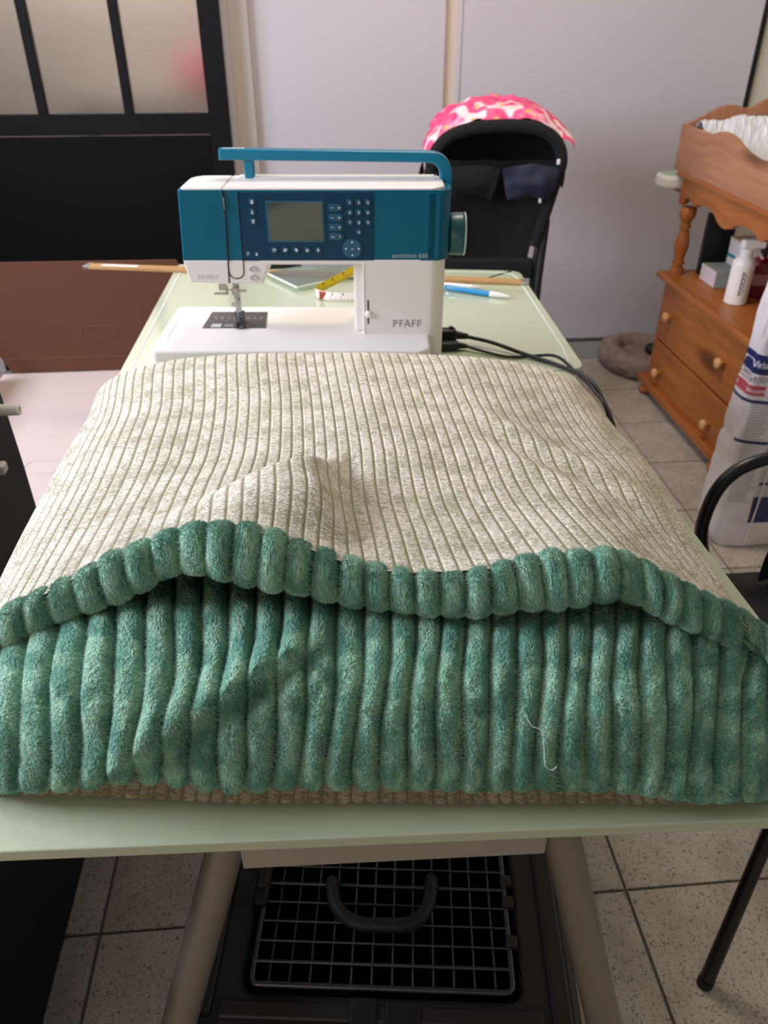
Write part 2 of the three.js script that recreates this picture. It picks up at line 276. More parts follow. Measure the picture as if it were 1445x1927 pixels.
  const bundle = part('folded_cloth', pc, pinkCoat, scene); bundle.position.set(-0.44, 0.951, -4.15); tag(bundle, 'pink cloth bundle blurred behind the frosted door pane', 'cloth');

  // white sliding closet doors in the back wall
  struct('door_2', box(-0.285, 0.512, 0.012, 2.3, -3.37, -3.335, 0.003), M.closet);
  struct('door_3', box(0.571, 1.702, 0.012, 2.3, -3.365, -3.33, 0.003), M.closet);
  struct('trim_9', box(0.505, 0.562, 0.012, 2.3, -3.41, -3.352, 0.002), std(0xd6c6b2, 0.6));
  struct('trim_8', box(-0.345, -0.27, 0, 2.3, -3.43, -3.239, 0.002), M.closet);
  struct('trim_2', box(0.556, 0.571, 0.012, 2.3, -3.372, -3.325, 0.002), M.closet);
  struct('dark_gap_3', box(1.702, 1.722, 0.0, 2.3, -3.40, -3.33, 0.002), M.slot);  // black strip stands for the dark gap between panel and wall
  struct('trim_4', box(1.722, 1.75, 0, 2.3, -3.41, -3.34, 0.001), M.wallSide);
  struct('trim_5', box(-0.285, 1.72, 0, 0.012, -3.40, -3.315, 0.002), M.rail);
  struct('trim_6', box(-0.285, 1.72, -0.003, 0.004, -3.315, -3.12, 0.001), std(0x8f9188, 0.5));
  struct('trim_7', box(-0.285, 1.75, 2.3, 2.5, -3.42, -3.32, 0.002), M.wall);
}
const SHELL_U = [0, 0.05, 0.12, 0.22, 0.35, 0.5, 0.65, 0.78, 0.88, 0.95, 1];
const SHELL = [[[-0.443, 0.008, 1.123], [-0.418, 0.008, 1.115], [-0.376, 0.008, 1.125], [-0.296, 0.008, 1.135], [-0.185, 0.008, 1.133], [-0.069, 0.008, 1.129], [0.046, 0.008, 1.129], [0.156, 0.008, 1.131], [0.237, 0.008, 1.132], [0.282, 0.008, 1.130], [0.310, 0.008, 1.171]],
  [[-0.443, 0.020, 1.133], [-0.418, 0.034, 1.125], [-0.376, 0.051, 1.135], [-0.296, 0.064, 1.145], [-0.185, 0.072, 1.143], [-0.069, 0.075, 1.139], [0.046, 0.072, 1.139], [0.156, 0.064, 1.141], [0.237, 0.051, 1.142], [0.282, 0.034, 1.140], [0.310, 0.020, 1.181]],
  [[-0.443, 0.035, 1.103], [-0.418, 0.064, 1.095], [-0.376, 0.081, 1.105], [-0.296, 0.094, 1.115], [-0.185, 0.102, 1.113], [-0.069, 0.105, 1.109], [0.046, 0.102, 1.109], [0.156, 0.094, 1.111], [0.237, 0.081, 1.112], [0.282, 0.064, 1.110], [0.310, 0.035, 1.151]],
  [[-0.431, 0.035, 1.010], [-0.386, 0.073, 0.943], [-0.334, 0.094, 0.918], [-0.255, 0.111, 0.911], [-0.153, 0.121, 0.910], [-0.047, 0.125, 0.909], [0.060, 0.121, 0.910], [0.161, 0.111, 0.911], [0.239, 0.094, 0.918], [0.287, 0.073, 0.943], [0.325, 0.035, 1.010]],
  [[-0.422, 0.035, 0.881], [-0.372, 0.078, 0.811], [-0.317, 0.103, 0.779], [-0.236, 0.122, 0.762], [-0.135, 0.134, 0.753], [-0.031, 0.138, 0.749], [0.072, 0.134, 0.753], [0.172, 0.122, 0.762], [0.251, 0.103, 0.779], [0.304, 0.078, 0.811], [0.347, 0.035, 0.881]],
  [[-0.411, 0.033, 0.732], [-0.364, 0.077, 0.681], [-0.314, 0.102, 0.667], [-0.235, 0.127, 0.669], [-0.131, 0.145, 0.667], [-0.025, 0.136, 0.654], [0.081, 0.136, 0.653], [0.182, 0.130, 0.662], [0.258, 0.107, 0.657], [0.306, 0.080, 0.667], [0.349, 0.033, 0.720]],
  [[-0.403, 0.031, 0.621], [-0.359, 0.076, 0.583], [-0.311, 0.101, 0.581], [-0.231, 0.132, 0.595], [-0.124, 0.155, 0.596], [-0.014, 0.135, 0.578], [0.095, 0.138, 0.575], [0.198, 0.139, 0.581], [0.274, 0.110, 0.564], [0.319, 0.082, 0.561], [0.363, 0.031, 0.602]],
  [[-0.403, 0.030, 0.567], [-0.359, 0.075, 0.535], [-0.312, 0.100, 0.538], [-0.231, 0.135, 0.556], [-0.122, 0.161, 0.559], [-0.009, 0.134, 0.540], [0.103, 0.139, 0.535], [0.207, 0.144, 0.540], [0.284, 0.112, 0.518], [0.328, 0.082, 0.509], [0.374, 0.030, 0.545]]];
const TRIM = [[[-0.3853, 0.0591, 0.5421], [-0.3817, 0.0251, 0.5250]],
  [[-0.3591, 0.0777, 0.5442], [-0.3538, 0.0437, 0.5264]],
  [[-0.3313, 0.0933, 0.5447], [-0.3302, 0.0593, 0.5319]],
  [[-0.3081, 0.1034, 0.5489], [-0.3069, 0.0694, 0.5364]],
  [[-0.2887, 0.1119, 0.5533], [-0.2826, 0.0779, 0.5410]],
  [[-0.2635, 0.1228, 0.5584], [-0.2554, 0.0888, 0.5406]],
  [[-0.2428, 0.1318, 0.5661], [-0.2331, 0.0978, 0.5430]],
  [[-0.2169, 0.1422, 0.5677], [-0.2110, 0.1082, 0.5466]],
  [[-0.1930, 0.1516, 0.5722], [-0.1891, 0.1177, 0.5535]],
  [[-0.1660, 0.1599, 0.5717], [-0.1654, 0.1259, 0.5466]],
  [[-0.1405, 0.1638, 0.5668], [-0.1410, 0.1298, 0.5341]],
  [[-0.1169, 0.1603, 0.5704], [-0.1202, 0.1263, 0.5298]],
  [[-0.0922, 0.1565, 0.5635], [-0.0975, 0.1225, 0.5272]],
  [[-0.0705, 0.1487, 0.5586], [-0.0758, 0.1147, 0.5334]],
  [[-0.0486, 0.1407, 0.5578], [-0.0531, 0.1067, 0.5337]],
  [[-0.0276, 0.1359, 0.5527], [-0.0277, 0.1018, 0.5323]],
  [[-0.0058, 0.1335, 0.5496], [-0.0072, 0.0995, 0.5279]],
  [[0.0159, 0.1320, 0.5447], [0.0160, 0.0980, 0.5276]],
  [[0.0356, 0.1320, 0.5417], [0.0384, 0.0980, 0.5219]],
  [[0.0581, 0.1320, 0.5417], [0.0596, 0.0980, 0.5219]],
  [[0.0793, 0.1351, 0.5399], [0.0816, 0.1011, 0.5183]],
  [[0.0996, 0.1380, 0.5436], [0.1050, 0.1040, 0.5205]],
  [[0.1212, 0.1411, 0.5495], [0.1282, 0.1071, 0.5190]],
  [[0.1440, 0.1442, 0.5530], [0.1474, 0.1102, 0.5167]],
  [[0.1642, 0.1470, 0.5499], [0.1679, 0.1130, 0.5168]],
  [[0.1884, 0.1494, 0.5489], [0.1908, 0.1154, 0.5217]],
  [[0.2098, 0.1439, 0.5503], [0.2129, 0.1099, 0.5262]],
  [[0.2269, 0.1388, 0.5411], [0.2299, 0.1048, 0.5196]],
  [[0.2434, 0.1329, 0.5330], [0.2436, 0.0989, 0.5160]],
  [[0.2620, 0.1240, 0.5298], [0.2617, 0.0900, 0.5138]],
  [[0.2780, 0.1164, 0.5276], [0.2821, 0.0824, 0.5134]],
  [[0.2982, 0.1067, 0.5279], [0.2986, 0.0727, 0.5132]],
  [[0.3167, 0.0971, 0.5265], [0.3258, 0.0631, 0.5182]],
  [[0.3300, 0.0888, 0.5186], [0.3357, 0.0548, 0.5048]],
  [[0.3444, 0.0782, 0.5119], [0.3498, 0.0442, 0.4948]],
  [[0.3564, 0.0681, 0.5022], [0.3604, 0.0341, 0.4838]]];
const LINING_RIB = [0, 3, 6, 9, 12, 15, 18, 21, 24, 27, 29, 31];
const LINING = [[[-0.339, 0.045, 0.760], [-0.324, 0.045, 0.760], [-0.229, 0.045, 0.760], [-0.145, 0.045, 0.760], [-0.062, 0.045, 0.760], [0.021, 0.045, 0.760], [0.099, 0.045, 0.760], [0.177, 0.045, 0.760], [0.252, 0.045, 0.760], [0.284, 0.045, 0.760], [0.284, 0.045, 0.760], [0.284, 0.045, 0.760]],
  [[-0.360, 0.033, 0.660], [-0.324, 0.055, 0.660], [-0.229, 0.063, 0.653], [-0.145, 0.063, 0.653], [-0.062, 0.063, 0.653], [0.021, 0.063, 0.653], [0.099, 0.063, 0.653], [0.177, 0.063, 0.653], [0.252, 0.063, 0.653], [0.305, 0.054, 0.660], [0.305, 0.043, 0.660], [0.305, 0.030, 0.660]],
  [[-0.371, 0.043, 0.609], [-0.292, 0.072, 0.574], [-0.206, 0.082, 0.562], [-0.131, 0.082, 0.562], [-0.056, 0.082, 0.562], [0.018, 0.082, 0.562], [0.087, 0.082, 0.562], [0.157, 0.082, 0.562], [0.225, 0.082, 0.562], [0.301, 0.070, 0.576], [0.324, 0.056, 0.593], [0.318, 0.039, 0.614]],
  [[-0.370, 0.046, 0.550], [-0.272, 0.078, 0.516], [-0.192, 0.088, 0.504], [-0.122, 0.088, 0.504], [-0.053, 0.088, 0.504], [0.016, 0.088, 0.504], [0.081, 0.088, 0.504], [0.145, 0.088, 0.504], [0.208, 0.088, 0.504], [0.280, 0.076, 0.518], [0.336, 0.060, 0.535], [0.339, 0.042, 0.555]],
  [[-0.350, 0.042, 0.493], [-0.260, 0.071, 0.465], [-0.184, 0.081, 0.456], [-0.118, 0.081, 0.456], [-0.053, 0.081, 0.456], [0.013, 0.081, 0.456], [0.074, 0.081, 0.456], [0.136, 0.081, 0.456], [0.196, 0.081, 0.456], [0.264, 0.069, 0.467], [0.316, 0.055, 0.481], [0.373, 0.038, 0.497]],
  [[-0.336, 0.033, 0.448], [-0.254, 0.055, 0.429], [-0.182, 0.063, 0.422], [-0.118, 0.063, 0.422], [-0.054, 0.063, 0.422], [0.010, 0.063, 0.422], [0.070, 0.063, 0.422], [0.130, 0.063, 0.422], [0.189, 0.063, 0.422], [0.254, 0.054, 0.430], [0.304, 0.043, 0.439], [0.356, 0.030, 0.451]],
  [[-0.331, 0.023, 0.424], [-0.254, 0.038, 0.411], [-0.183, 0.044, 0.407], [-0.119, 0.044, 0.407], [-0.056, 0.044, 0.407], [0.009, 0.044, 0.407], [0.069, 0.044, 0.407], [0.128, 0.044, 0.407], [0.187, 0.044, 0.407], [0.252, 0.038, 0.412], [0.299, 0.030, 0.418], [0.348, 0.021, 0.426]],
  [[-0.328, 0.013, 0.407], [-0.256, 0.022, 0.404], [-0.188, 0.025, 0.410], [-0.121, 0.025, 0.400], [-0.058, 0.025, 0.404], [0.008, 0.025, 0.403], [0.069, 0.025, 0.402], [0.129, 0.025, 0.402], [0.188, 0.025, 0.399], [0.249, 0.021, 0.393], [0.295, 0.017, 0.398], [0.343, 0.012, 0.407]]];
const BASE = [[[-0.328, 0.012, 0.417], [-0.256, 0.020, 0.413], [-0.188, 0.023, 0.416], [-0.121, 0.023, 0.408], [-0.058, 0.023, 0.411], [0.008, 0.023, 0.410], [0.068, 0.023, 0.408], [0.129, 0.023, 0.408], [0.188, 0.023, 0.406], [0.249, 0.020, 0.403], [0.295, 0.016, 0.407], [0.343, 0.011, 0.416]],
  [[-0.330, 0.008, 0.414], [-0.259, 0.013, 0.410], [-0.189, 0.015, 0.409], [-0.122, 0.015, 0.403], [-0.058, 0.015, 0.405], [0.008, 0.015, 0.404], [0.069, 0.015, 0.403], [0.130, 0.015, 0.403], [0.189, 0.015, 0.402], [0.252, 0.013, 0.401], [0.298, 0.010, 0.405], [0.345, 0.007, 0.412]],
  [[-0.333, 0.004, 0.413], [-0.263, 0.004, 0.411], [-0.191, 0.004, 0.407], [-0.124, 0.004, 0.403], [-0.059, 0.004, 0.403], [0.008, 0.004, 0.403], [0.070, 0.004, 0.403], [0.131, 0.004, 0.402], [0.192, 0.004, 0.403], [0.256, 0.004, 0.403], [0.301, 0.004, 0.406], [0.347, 0.004, 0.411]],
  [[-0.333, 0.002, 0.463], [-0.263, 0.002, 0.461], [-0.191, 0.002, 0.457], [-0.124, 0.002, 0.453], [-0.059, 0.002, 0.453], [0.008, 0.002, 0.453], [0.070, 0.002, 0.453], [0.131, 0.002, 0.452], [0.192, 0.002, 0.453], [0.256, 0.002, 0.453], [0.301, 0.002, 0.456], [0.347, 0.002, 0.461]]];

// ---------------------------------------------------------------- the cushion cover with its plush pocket
{
  const X0 = 0, D0 = 0.76, bag = thing('sleeping_cushion', 'large pale sage ribbed cushion with open front pocket lined in teal plush', 'cushion', aligned(X0, TABLE, D0), -YAW);
  const grid = (rows, ku, kv) => (a, b) => {
    const col = [0, 1, 2].map((c) => along(kv, rows.map((r) => along(ku, r.map((p) => p[c]), a)), b));
    return [col[0] - X0, Math.max(col[1], 0.0015), -(col[2] - D0)];
  };
  // upper side, pale ribbed fabric
  const kv = [0, 0.04, 0.10, 0.38, 0.62, 0.78, 0.92, 1], RIBS = 55, upper = grid(SHELL, SHELL_U, kv);
  const ribAt = (u, n, w) => { const t = u * n - Math.floor(u * n), e = Math.min(t, 1 - t); return -Math.exp(-((e / w) ** 2)); };
  const fold = (u, v) => {
    const v0 = 0.62 + Math.max(0, 0.49 - u) * 0.9, s = smoothstep(v, v0, v0 + 0.09) * (1 - smoothstep(v, 0.9, 1));
    const f = u < 0.495 ? (1 - smoothstep(u, 0.425, 0.494)) * bell(Math.max(0, 0.425 - u), 0.11) : 0;
    const valley = -0.004 * Math.exp(-(((u - 0.494) / 0.012) ** 2)) * smoothstep(v, 0.62, 0.72);
    // soft pulls running down to the right front corner
    const d1 = (v - 0.42) - (u - 0.70) * 1.5, d2 = (v - 0.60) - (u - 0.70) * 1.1, side = smoothstep(u, 0.66, 0.78) * (1 - smoothstep(u, 0.93, 1));
    return 0.030 * s * f + valley + side * (0.0055 * Math.exp(-((d1 / 0.05) ** 2)) + 0.005 * Math.exp(-((d2 / 0.045) ** 2)) - 0.004 * Math.exp(-(((d1 - 0.1) / 0.05) ** 2)));
  };
  const wave = (u, v) => 0.007 * (vnoise(u * 7, v * 4 + 3) - 0.5) + 0.0015 * (vnoise(u * 17, v * 8 + 30) - 0.5);
  part('upper_cover', sheet(RIBS * 16, 240, upper, (u, v) => 0.0014 * ribAt(u, RIBS, 0.1) + (fold(u, v) + wave(u, v)) * smoothstep(v, 0.03, 0.2) * (1 - 0.9 * smoothstep(v, 0.85, 0.97)) + 0.0003 * (vnoise(u * 400, v * 260) - 0.5), (u, v) => [u * RIBS / 11, v * 4]), M.shell, bag);

  // pocket lining, broad plush ribs
  const lastRib = 31, ku = LINING_RIB.map((i) => i / lastRib), lv = [0, 0.2, 0.4, 0.54, 0.69, 0.83, 0.92, 1], liningFlat = grid(LINING, ku, lv);
  const plushRib = (t) => Math.pow(Math.max(0, 1 - Math.pow(Math.abs(2 * t - 1), 2.6)), 0.55);
  const crease = (r, b) => {
    // a fold climbing from the left front to the middle, and small dents further right
    const at = 0.93 - 0.05 * clamp(r - 4.5, 0, 8) * (r < 10 ? 1 : 1 - 0.02 * (r - 10)), on = smoothstep(r, 3.5, 5.5) * (1 - smoothstep(r, 10, 13)), d = b - at;
    let h = on * (0.0115 * Math.exp(-((Math.min(d, 0) / 0.10) ** 2) - ((Math.max(d, 0) / 0.028) ** 2)) - 0.004 * Math.exp(-(((d - 0.07) / 0.04) ** 2)));
    h += 0.0055 * (vnoise(r * 0.55 + 3, b * 9 + 2) - 0.5) + 0.003 * (vnoise(r * 1.7 + 3, b * 22 + 2) - 0.5);
    return h * smoothstep(b, 0.25, 0.5) * (1 - 0.6 * smoothstep(b, 0.95, 1));
  };
  // rib ends hang a little below the seam
  const lining = (a, b) => { const p = liningFlat(a, b), r = a * lastRib + 0.5 + sway(b, Math.floor(a * lastRib)); p[1] = Math.max(0.004, p[1] - 0.0075 * plushRib(r - Math.floor(r)) * smoothstep(b, 0.93, 1)); return p; };
  const sway = (b, r) => 0.12 * Math.sin(b * 9 + r * 0.9) * smoothstep(b, 0.45, 0.7) * (1 - smoothstep(b, 0.92, 1));
  part('pocket_lining', sheet(lastRib * 18, 230, lining, (a, b) => {
    const r = a * lastRib + 0.5 + sway(b, Math.floor(a * lastRib)), t = r - Math.floor(r), tip = Math.sqrt(clamp((1 - b) / 0.03, 0, 1));
    return 0.0135 * plushRib(t) * (0.35 + 0.65 * tip) - 0.0062 + crease(a * lastRib, b) + 0.0012 * (vnoise(a * 460, b * 200) - 0.5);
  }, (a, b) => [a * 3.2, b * 1.6]), M.plush, bag);
  // the same plush under the flap
  const flap = (a, b) => { const p = upper(a, lerp(0.62, 1, b)); return [p[0], Math.max(p[1] - 0.012, 0.002), p[2] + 0.003]; };
  part('flap_lining', sheet(160, 30, flap, null, (a, b) => [a * 3.2, b * 0.8]), M.plush, bag);

  // the thick plush hem of the opening, one bulge per rib
  const N = TRIM.length, kt = TRIM.map((_, i) => i), across = 16, round = 30;
  const hem = (a, b) => {
    const s = a * (N - 1), pick = (k, c) => along(kt, TRIM.map((l) => l[k][c]), s);
    const top = V(pick(0, 0), pick(0, 1), pick(0, 2)), low = V(pick(1, 0), pick(1, 1), pick(1, 2)), c = top.clone().lerp(low, 0.5), up = top.clone().sub(low).multiplyScalar(0.5);
    const r = s + 0.5, t = r - Math.floor(r), k = Math.floor(r), bulge = Math.pow(Math.max(0, 1 - Math.pow(Math.abs(2 * t - 1), 2.4)), 0.5), j = hash(k, 3, 9), ang = Math.PI * (1 + b * 2);
    const out = V(0, 0.55, -1).normalize(); out.addScaledVector(up, -out.dot(up) / up.lengthSq()).normalize();
    const kUp = (0.74 + 0.32 * bulge) * (0.97 + 0.08 * j), kOut = 0.0045 + (0.0115 + 0.002 * j) * bulge, sk = Math.sin(ang) * (0.0022 * (hash(k, 5, 2) - 0.5)), q = Math.sin(ang), w = Math.sign(q) * Math.pow(Math.abs(q), 0.8);
    const p = c.addScaledVector(up, w * kUp).addScaledVector(out, Math.cos(ang) * kOut);
    return [p.x + sk - X0, p.y, -(p.z - D0)];
  };
  part('plush_hem', sheet((N - 1) * across, round, hem, (a, b) => 0.0014 * (vnoise(a * 620, b * 46) - 0.5) + 0.0012 * (vnoise(a * 240, b * 14) - 0.5), (a, b) => [a * 3.4, b * 0.3], true), M.plush, bag);

  // the same fabric below, tinted darker for shade, with narrower ribs, and the green piping in the seam
  const kb = [0, 0.3, 0.6, 1], under = grid(BASE, ku, kb);
  part('shaded_underside', sheet(60 * 8, 24, under, (a, b) => 0.0016 * ribAt(a, 60, 0.16) + 0.0012 * (vnoise(a * 30, b * 3) - 0.5), (a, b) => [a * 60 / 11, b * 0.3]), M.shaded_underside, bag);
  const baseRow = (i) => BASE[3].map((p) => [p[0] - X0, 0.003, -(p[2] - D0)])[i];
  const floorShape = []; for (let i = 0; i < BASE[3].length; i++) floorShape.push(baseRow(i)); for (let i = SHELL[0].length - 1; i >= 0; i--) floorShape.push([SHELL[0][i][0] - X0, 0.003, -(SHELL[0][i][2] - D0)]);
  part('base', slab(outline(floorShape.map((p) => [p[0], p[2]])), 0.0015, 0.004, 0.0005), M.shaded_underside, bag);
  const seam = []; for (let i = 0; i <= 40; i++) { const p = under(0.47 + 0.38 * i / 40, 0.02); seam.push([p[0], p[1] - 0.004 + 0.0015 * Math.sin(i * 1.3), p[2] + 0.003]); }
  part('piping', tube(seam, 0.0016, 200, 8), M.piping, bag, 'green piping cord along the front seam');
  // a few millimetres of loose pile standing off the plush, too many to count
  const blade = new THREE.ConeGeometry(0.0003, 0.0024, 3, 1, true).translate(0, 0.001, 0), tuft = (name, surface, lift, count, aRange, bRange, material) => {
    const m = new THREE.InstancedMesh(blade, material, count), q = new THREE.Quaternion(), M4 = new THREE.Matrix4(), up = V(0, 1, 0), c = new THREE.Color();
    for (let i = 0; i < count; i++) {
      const a = lerp(aRange[0], aRange[1], rnd()), b = lerp(bRange[0], bRange[1], rnd()), e = 0.0008, p = V(...surface(a, b)), du = V(...surface(Math.min(a + e, 1), b)).sub(p), dv = V(...surface(a, Math.min(b + e * 3, 1))).sub(p);
      const n = dv.cross(du).normalize(); if (lift < 0) n.negate();
      const cl = vnoise(a * 180, b * 24) - 0.5, lean = V(cl * 1.0 + (rnd() - 0.5) * 0.6, -0.35 + (rnd() - 0.5) * 0.6, 0.2 * (rnd() - 0.5)); n.addScaledVector(lean, 1).normalize();
      q.setFromUnitVectors(up, n); const s = 0.6 + 0.7 * rnd(); M4.compose(p, q, V(s, s, s)); m.setMatrixAt(i, M4);
      const k = clamp(0.35 + 0.9 * (vnoise(a * 90, b * 10) - 0.5) + 0.3 * (rnd() - 0.5), 0, 1); c.setRGB(...mix3([0.13, 0.32, 0.235], [0.54, 0.75, 0.58], k)); m.setColorAt(i, c);
    }
    m.name = numbered(name); m.userData.kind = 'stuff'; m.castShadow = m.receiveShadow = true; bag.add(m); return m;
  };
  const pileMat = phys(0xffffff, 0.9, { sheen: 0.4, sheenColor: new THREE.Color(0xbfe6cd), sheenRoughness: 0.5 });
  tuft('hem_pile', hem, -1, 90000, [0, 1], [0.02, 0.98], pileMat);
  const liningOut = (a, b) => { const r = a * lastRib + 0.5 + sway(b, Math.floor(a * lastRib)), t = r - Math.floor(r), p = lining(a, b), d = 0.0132 * plushRib(t) - 0.0062 + crease(a * lastRib, b); return [p[0], p[1] + d * 0.75, p[2] + d * 0.66]; };
  tuft('lining_pile', liningOut, 1, 150000, [0, 1], [0.42, 0.99], pileMat);

  const hair = [[0.108, 0.073, 0.428], [0.113, 0.068, 0.421], [0.120, 0.066, 0.418], [0.122, 0.055, 0.41], [0.122, 0.047, 0.402], [0.127, 0.043, 0.4], [0.131, 0.046, 0.401]].map(([x, y, d]) => { const w = aligned(x, TABLE + y + 0.012, d - 0.007); return w; });
  const th = part('loose_thread', tube(hair, 0.0003, 60, 5), M.thread, scene); tag(th, 'fine white thread lying on the teal plush lining near its front edge', 'thread');
}

// ---------------------------------------------------------------- the table
{
  const t = thing('glass_table', 'pale green glass table carrying the cushion and the sewing machine', 'table', [0.05, 0, -1.1]);
  const ox = 0.05, oz = -1.1, top = (pts) => outline(pts.map(([x, z]) => [x - ox, z - oz]));
  const rounded = (pts, r) => {   // the outline with its corners rounded
    const s = new THREE.Shape(), n = pts.length;
    pts.forEach((p, i) => {
      const a = pts[(i + n - 1) % n], b = pts[(i + 1) % n], q = Array.isArray(r) ? r[i] : r, la = Math.hypot(a[0] - p[0], a[1] - p[1]), lb = Math.hypot(b[0] - p[0], b[1] - p[1]);
      const s0 = [p[0] + (a[0] - p[0]) * q / la, p[1] + (a[1] - p[1]) * q / la], s1 = [p[0] + (b[0] - p[0]) * q / lb, p[1] + (b[1] - p[1]) * q / lb];
      i ? s.lineTo(...s0) : s.moveTo(...s0); s.quadraticCurveTo(p[0], p[1], ...s1);
    });
    s.closePath(); return s;
  };
  const far = [[-0.338, -1.99], [-0.352, -1.262], [0.4655, -1.262], [0.4845, -1.855], [0.452, -1.868]], near = [[-0.352, -1.258], [-0.382, -0.389], [0.452, -0.357], [0.436, -1.258]];
  const sh = (l) => l.map(([x, z]) => [x - ox, z - oz]);
  part('glass_leaf', slab(rounded(sh(far), [0.02, 0.006, 0.035, 0.02, 0.02]), TABLE - 0.012, TABLE, 0.0015), M.glass, t);
  part('glass_leaf', slab(rounded(sh(near), [0.006, 0.02, 0.02, 0.02]), TABLE - 0.012, TABLE, 0.0015), M.glass, t);
  // pale line printed just inside the edge of the far leaf
  const line = (pts) => { const l = pts.map(([x, z]) => V(x - ox, TABLE + 0.0004, z - oz)), g = []; for (let i = 0; i < l.length - 1; i++) { const d = l[i + 1].clone().sub(l[i]), b = box(-0.0014, 0.0014, -0.0003, 0.0003, 0, d.length(), 0); b.rotateY(Math.atan2(d.x, d.z)).translate(l[i].x, l[i].y, l[i].z); g.push(b); } return g; };
  part('printed_line', line([[0.430, -1.272], [0.444, -1.30], [0.452, -1.36], [0.468, -1.80], [0.462, -1.835], [0.44, -1.85], [-0.30, -1.965], [-0.322, -1.955], [-0.334, -1.27]]), M.glassLine, t);
  const P = (X, h, D) => { const q = aligned(X, h, D); return [q[0] - ox, q[1], q[2] - oz]; };
  part('rail', (() => { const a = P(-0.118, 0.70, 0.388), b = P(0.137, 0.70, 0.402), d = Math.hypot(b[0] - a[0], b[2] - a[2]); return box(0, d, 0.69, TABLE - 0.0125, -0.03, 0, 0.002).rotateY(-Math.atan2(b[2] - a[2], b[0] - a[0])).translate(a[0], 0, a[2]); })(), M.tableRail, t);
  part('side_rail', box(-0.24, -0.215, 0.69, TABLE - 0.0125, -0.72, 0.66, 0.002), M.tableRail, t); part('side_rail', box(0.19, 0.215, 0.69, TABLE - 0.0125, -0.66, 0.66, 0.002), M.tableRail, t);
  const leg = (a, b, label) => { const l = part('leg', rod(a, b, 0.0165, 0.0205, 28), M.tableMetal, t, label); part('foot_cap', rod(b.map((v, i) => lerp(v, a[i], 0.02)), [b[0], 0, b[2]], 0.018, 0.018), M.black, l); };
  leg(P(-0.121, 0.742, 0.425), P(-0.322, 0.012, 0.37)); leg(P(0.141, 0.742, 0.43), P(0.332, 0.012, 0.37));
  leg(P(-0.36, 0.742, 1.62), P(-0.43, 0.012, 1.78)); leg(P(0.12, 0.742, 1.62), P(0.20, 0.012, 1.75));
}

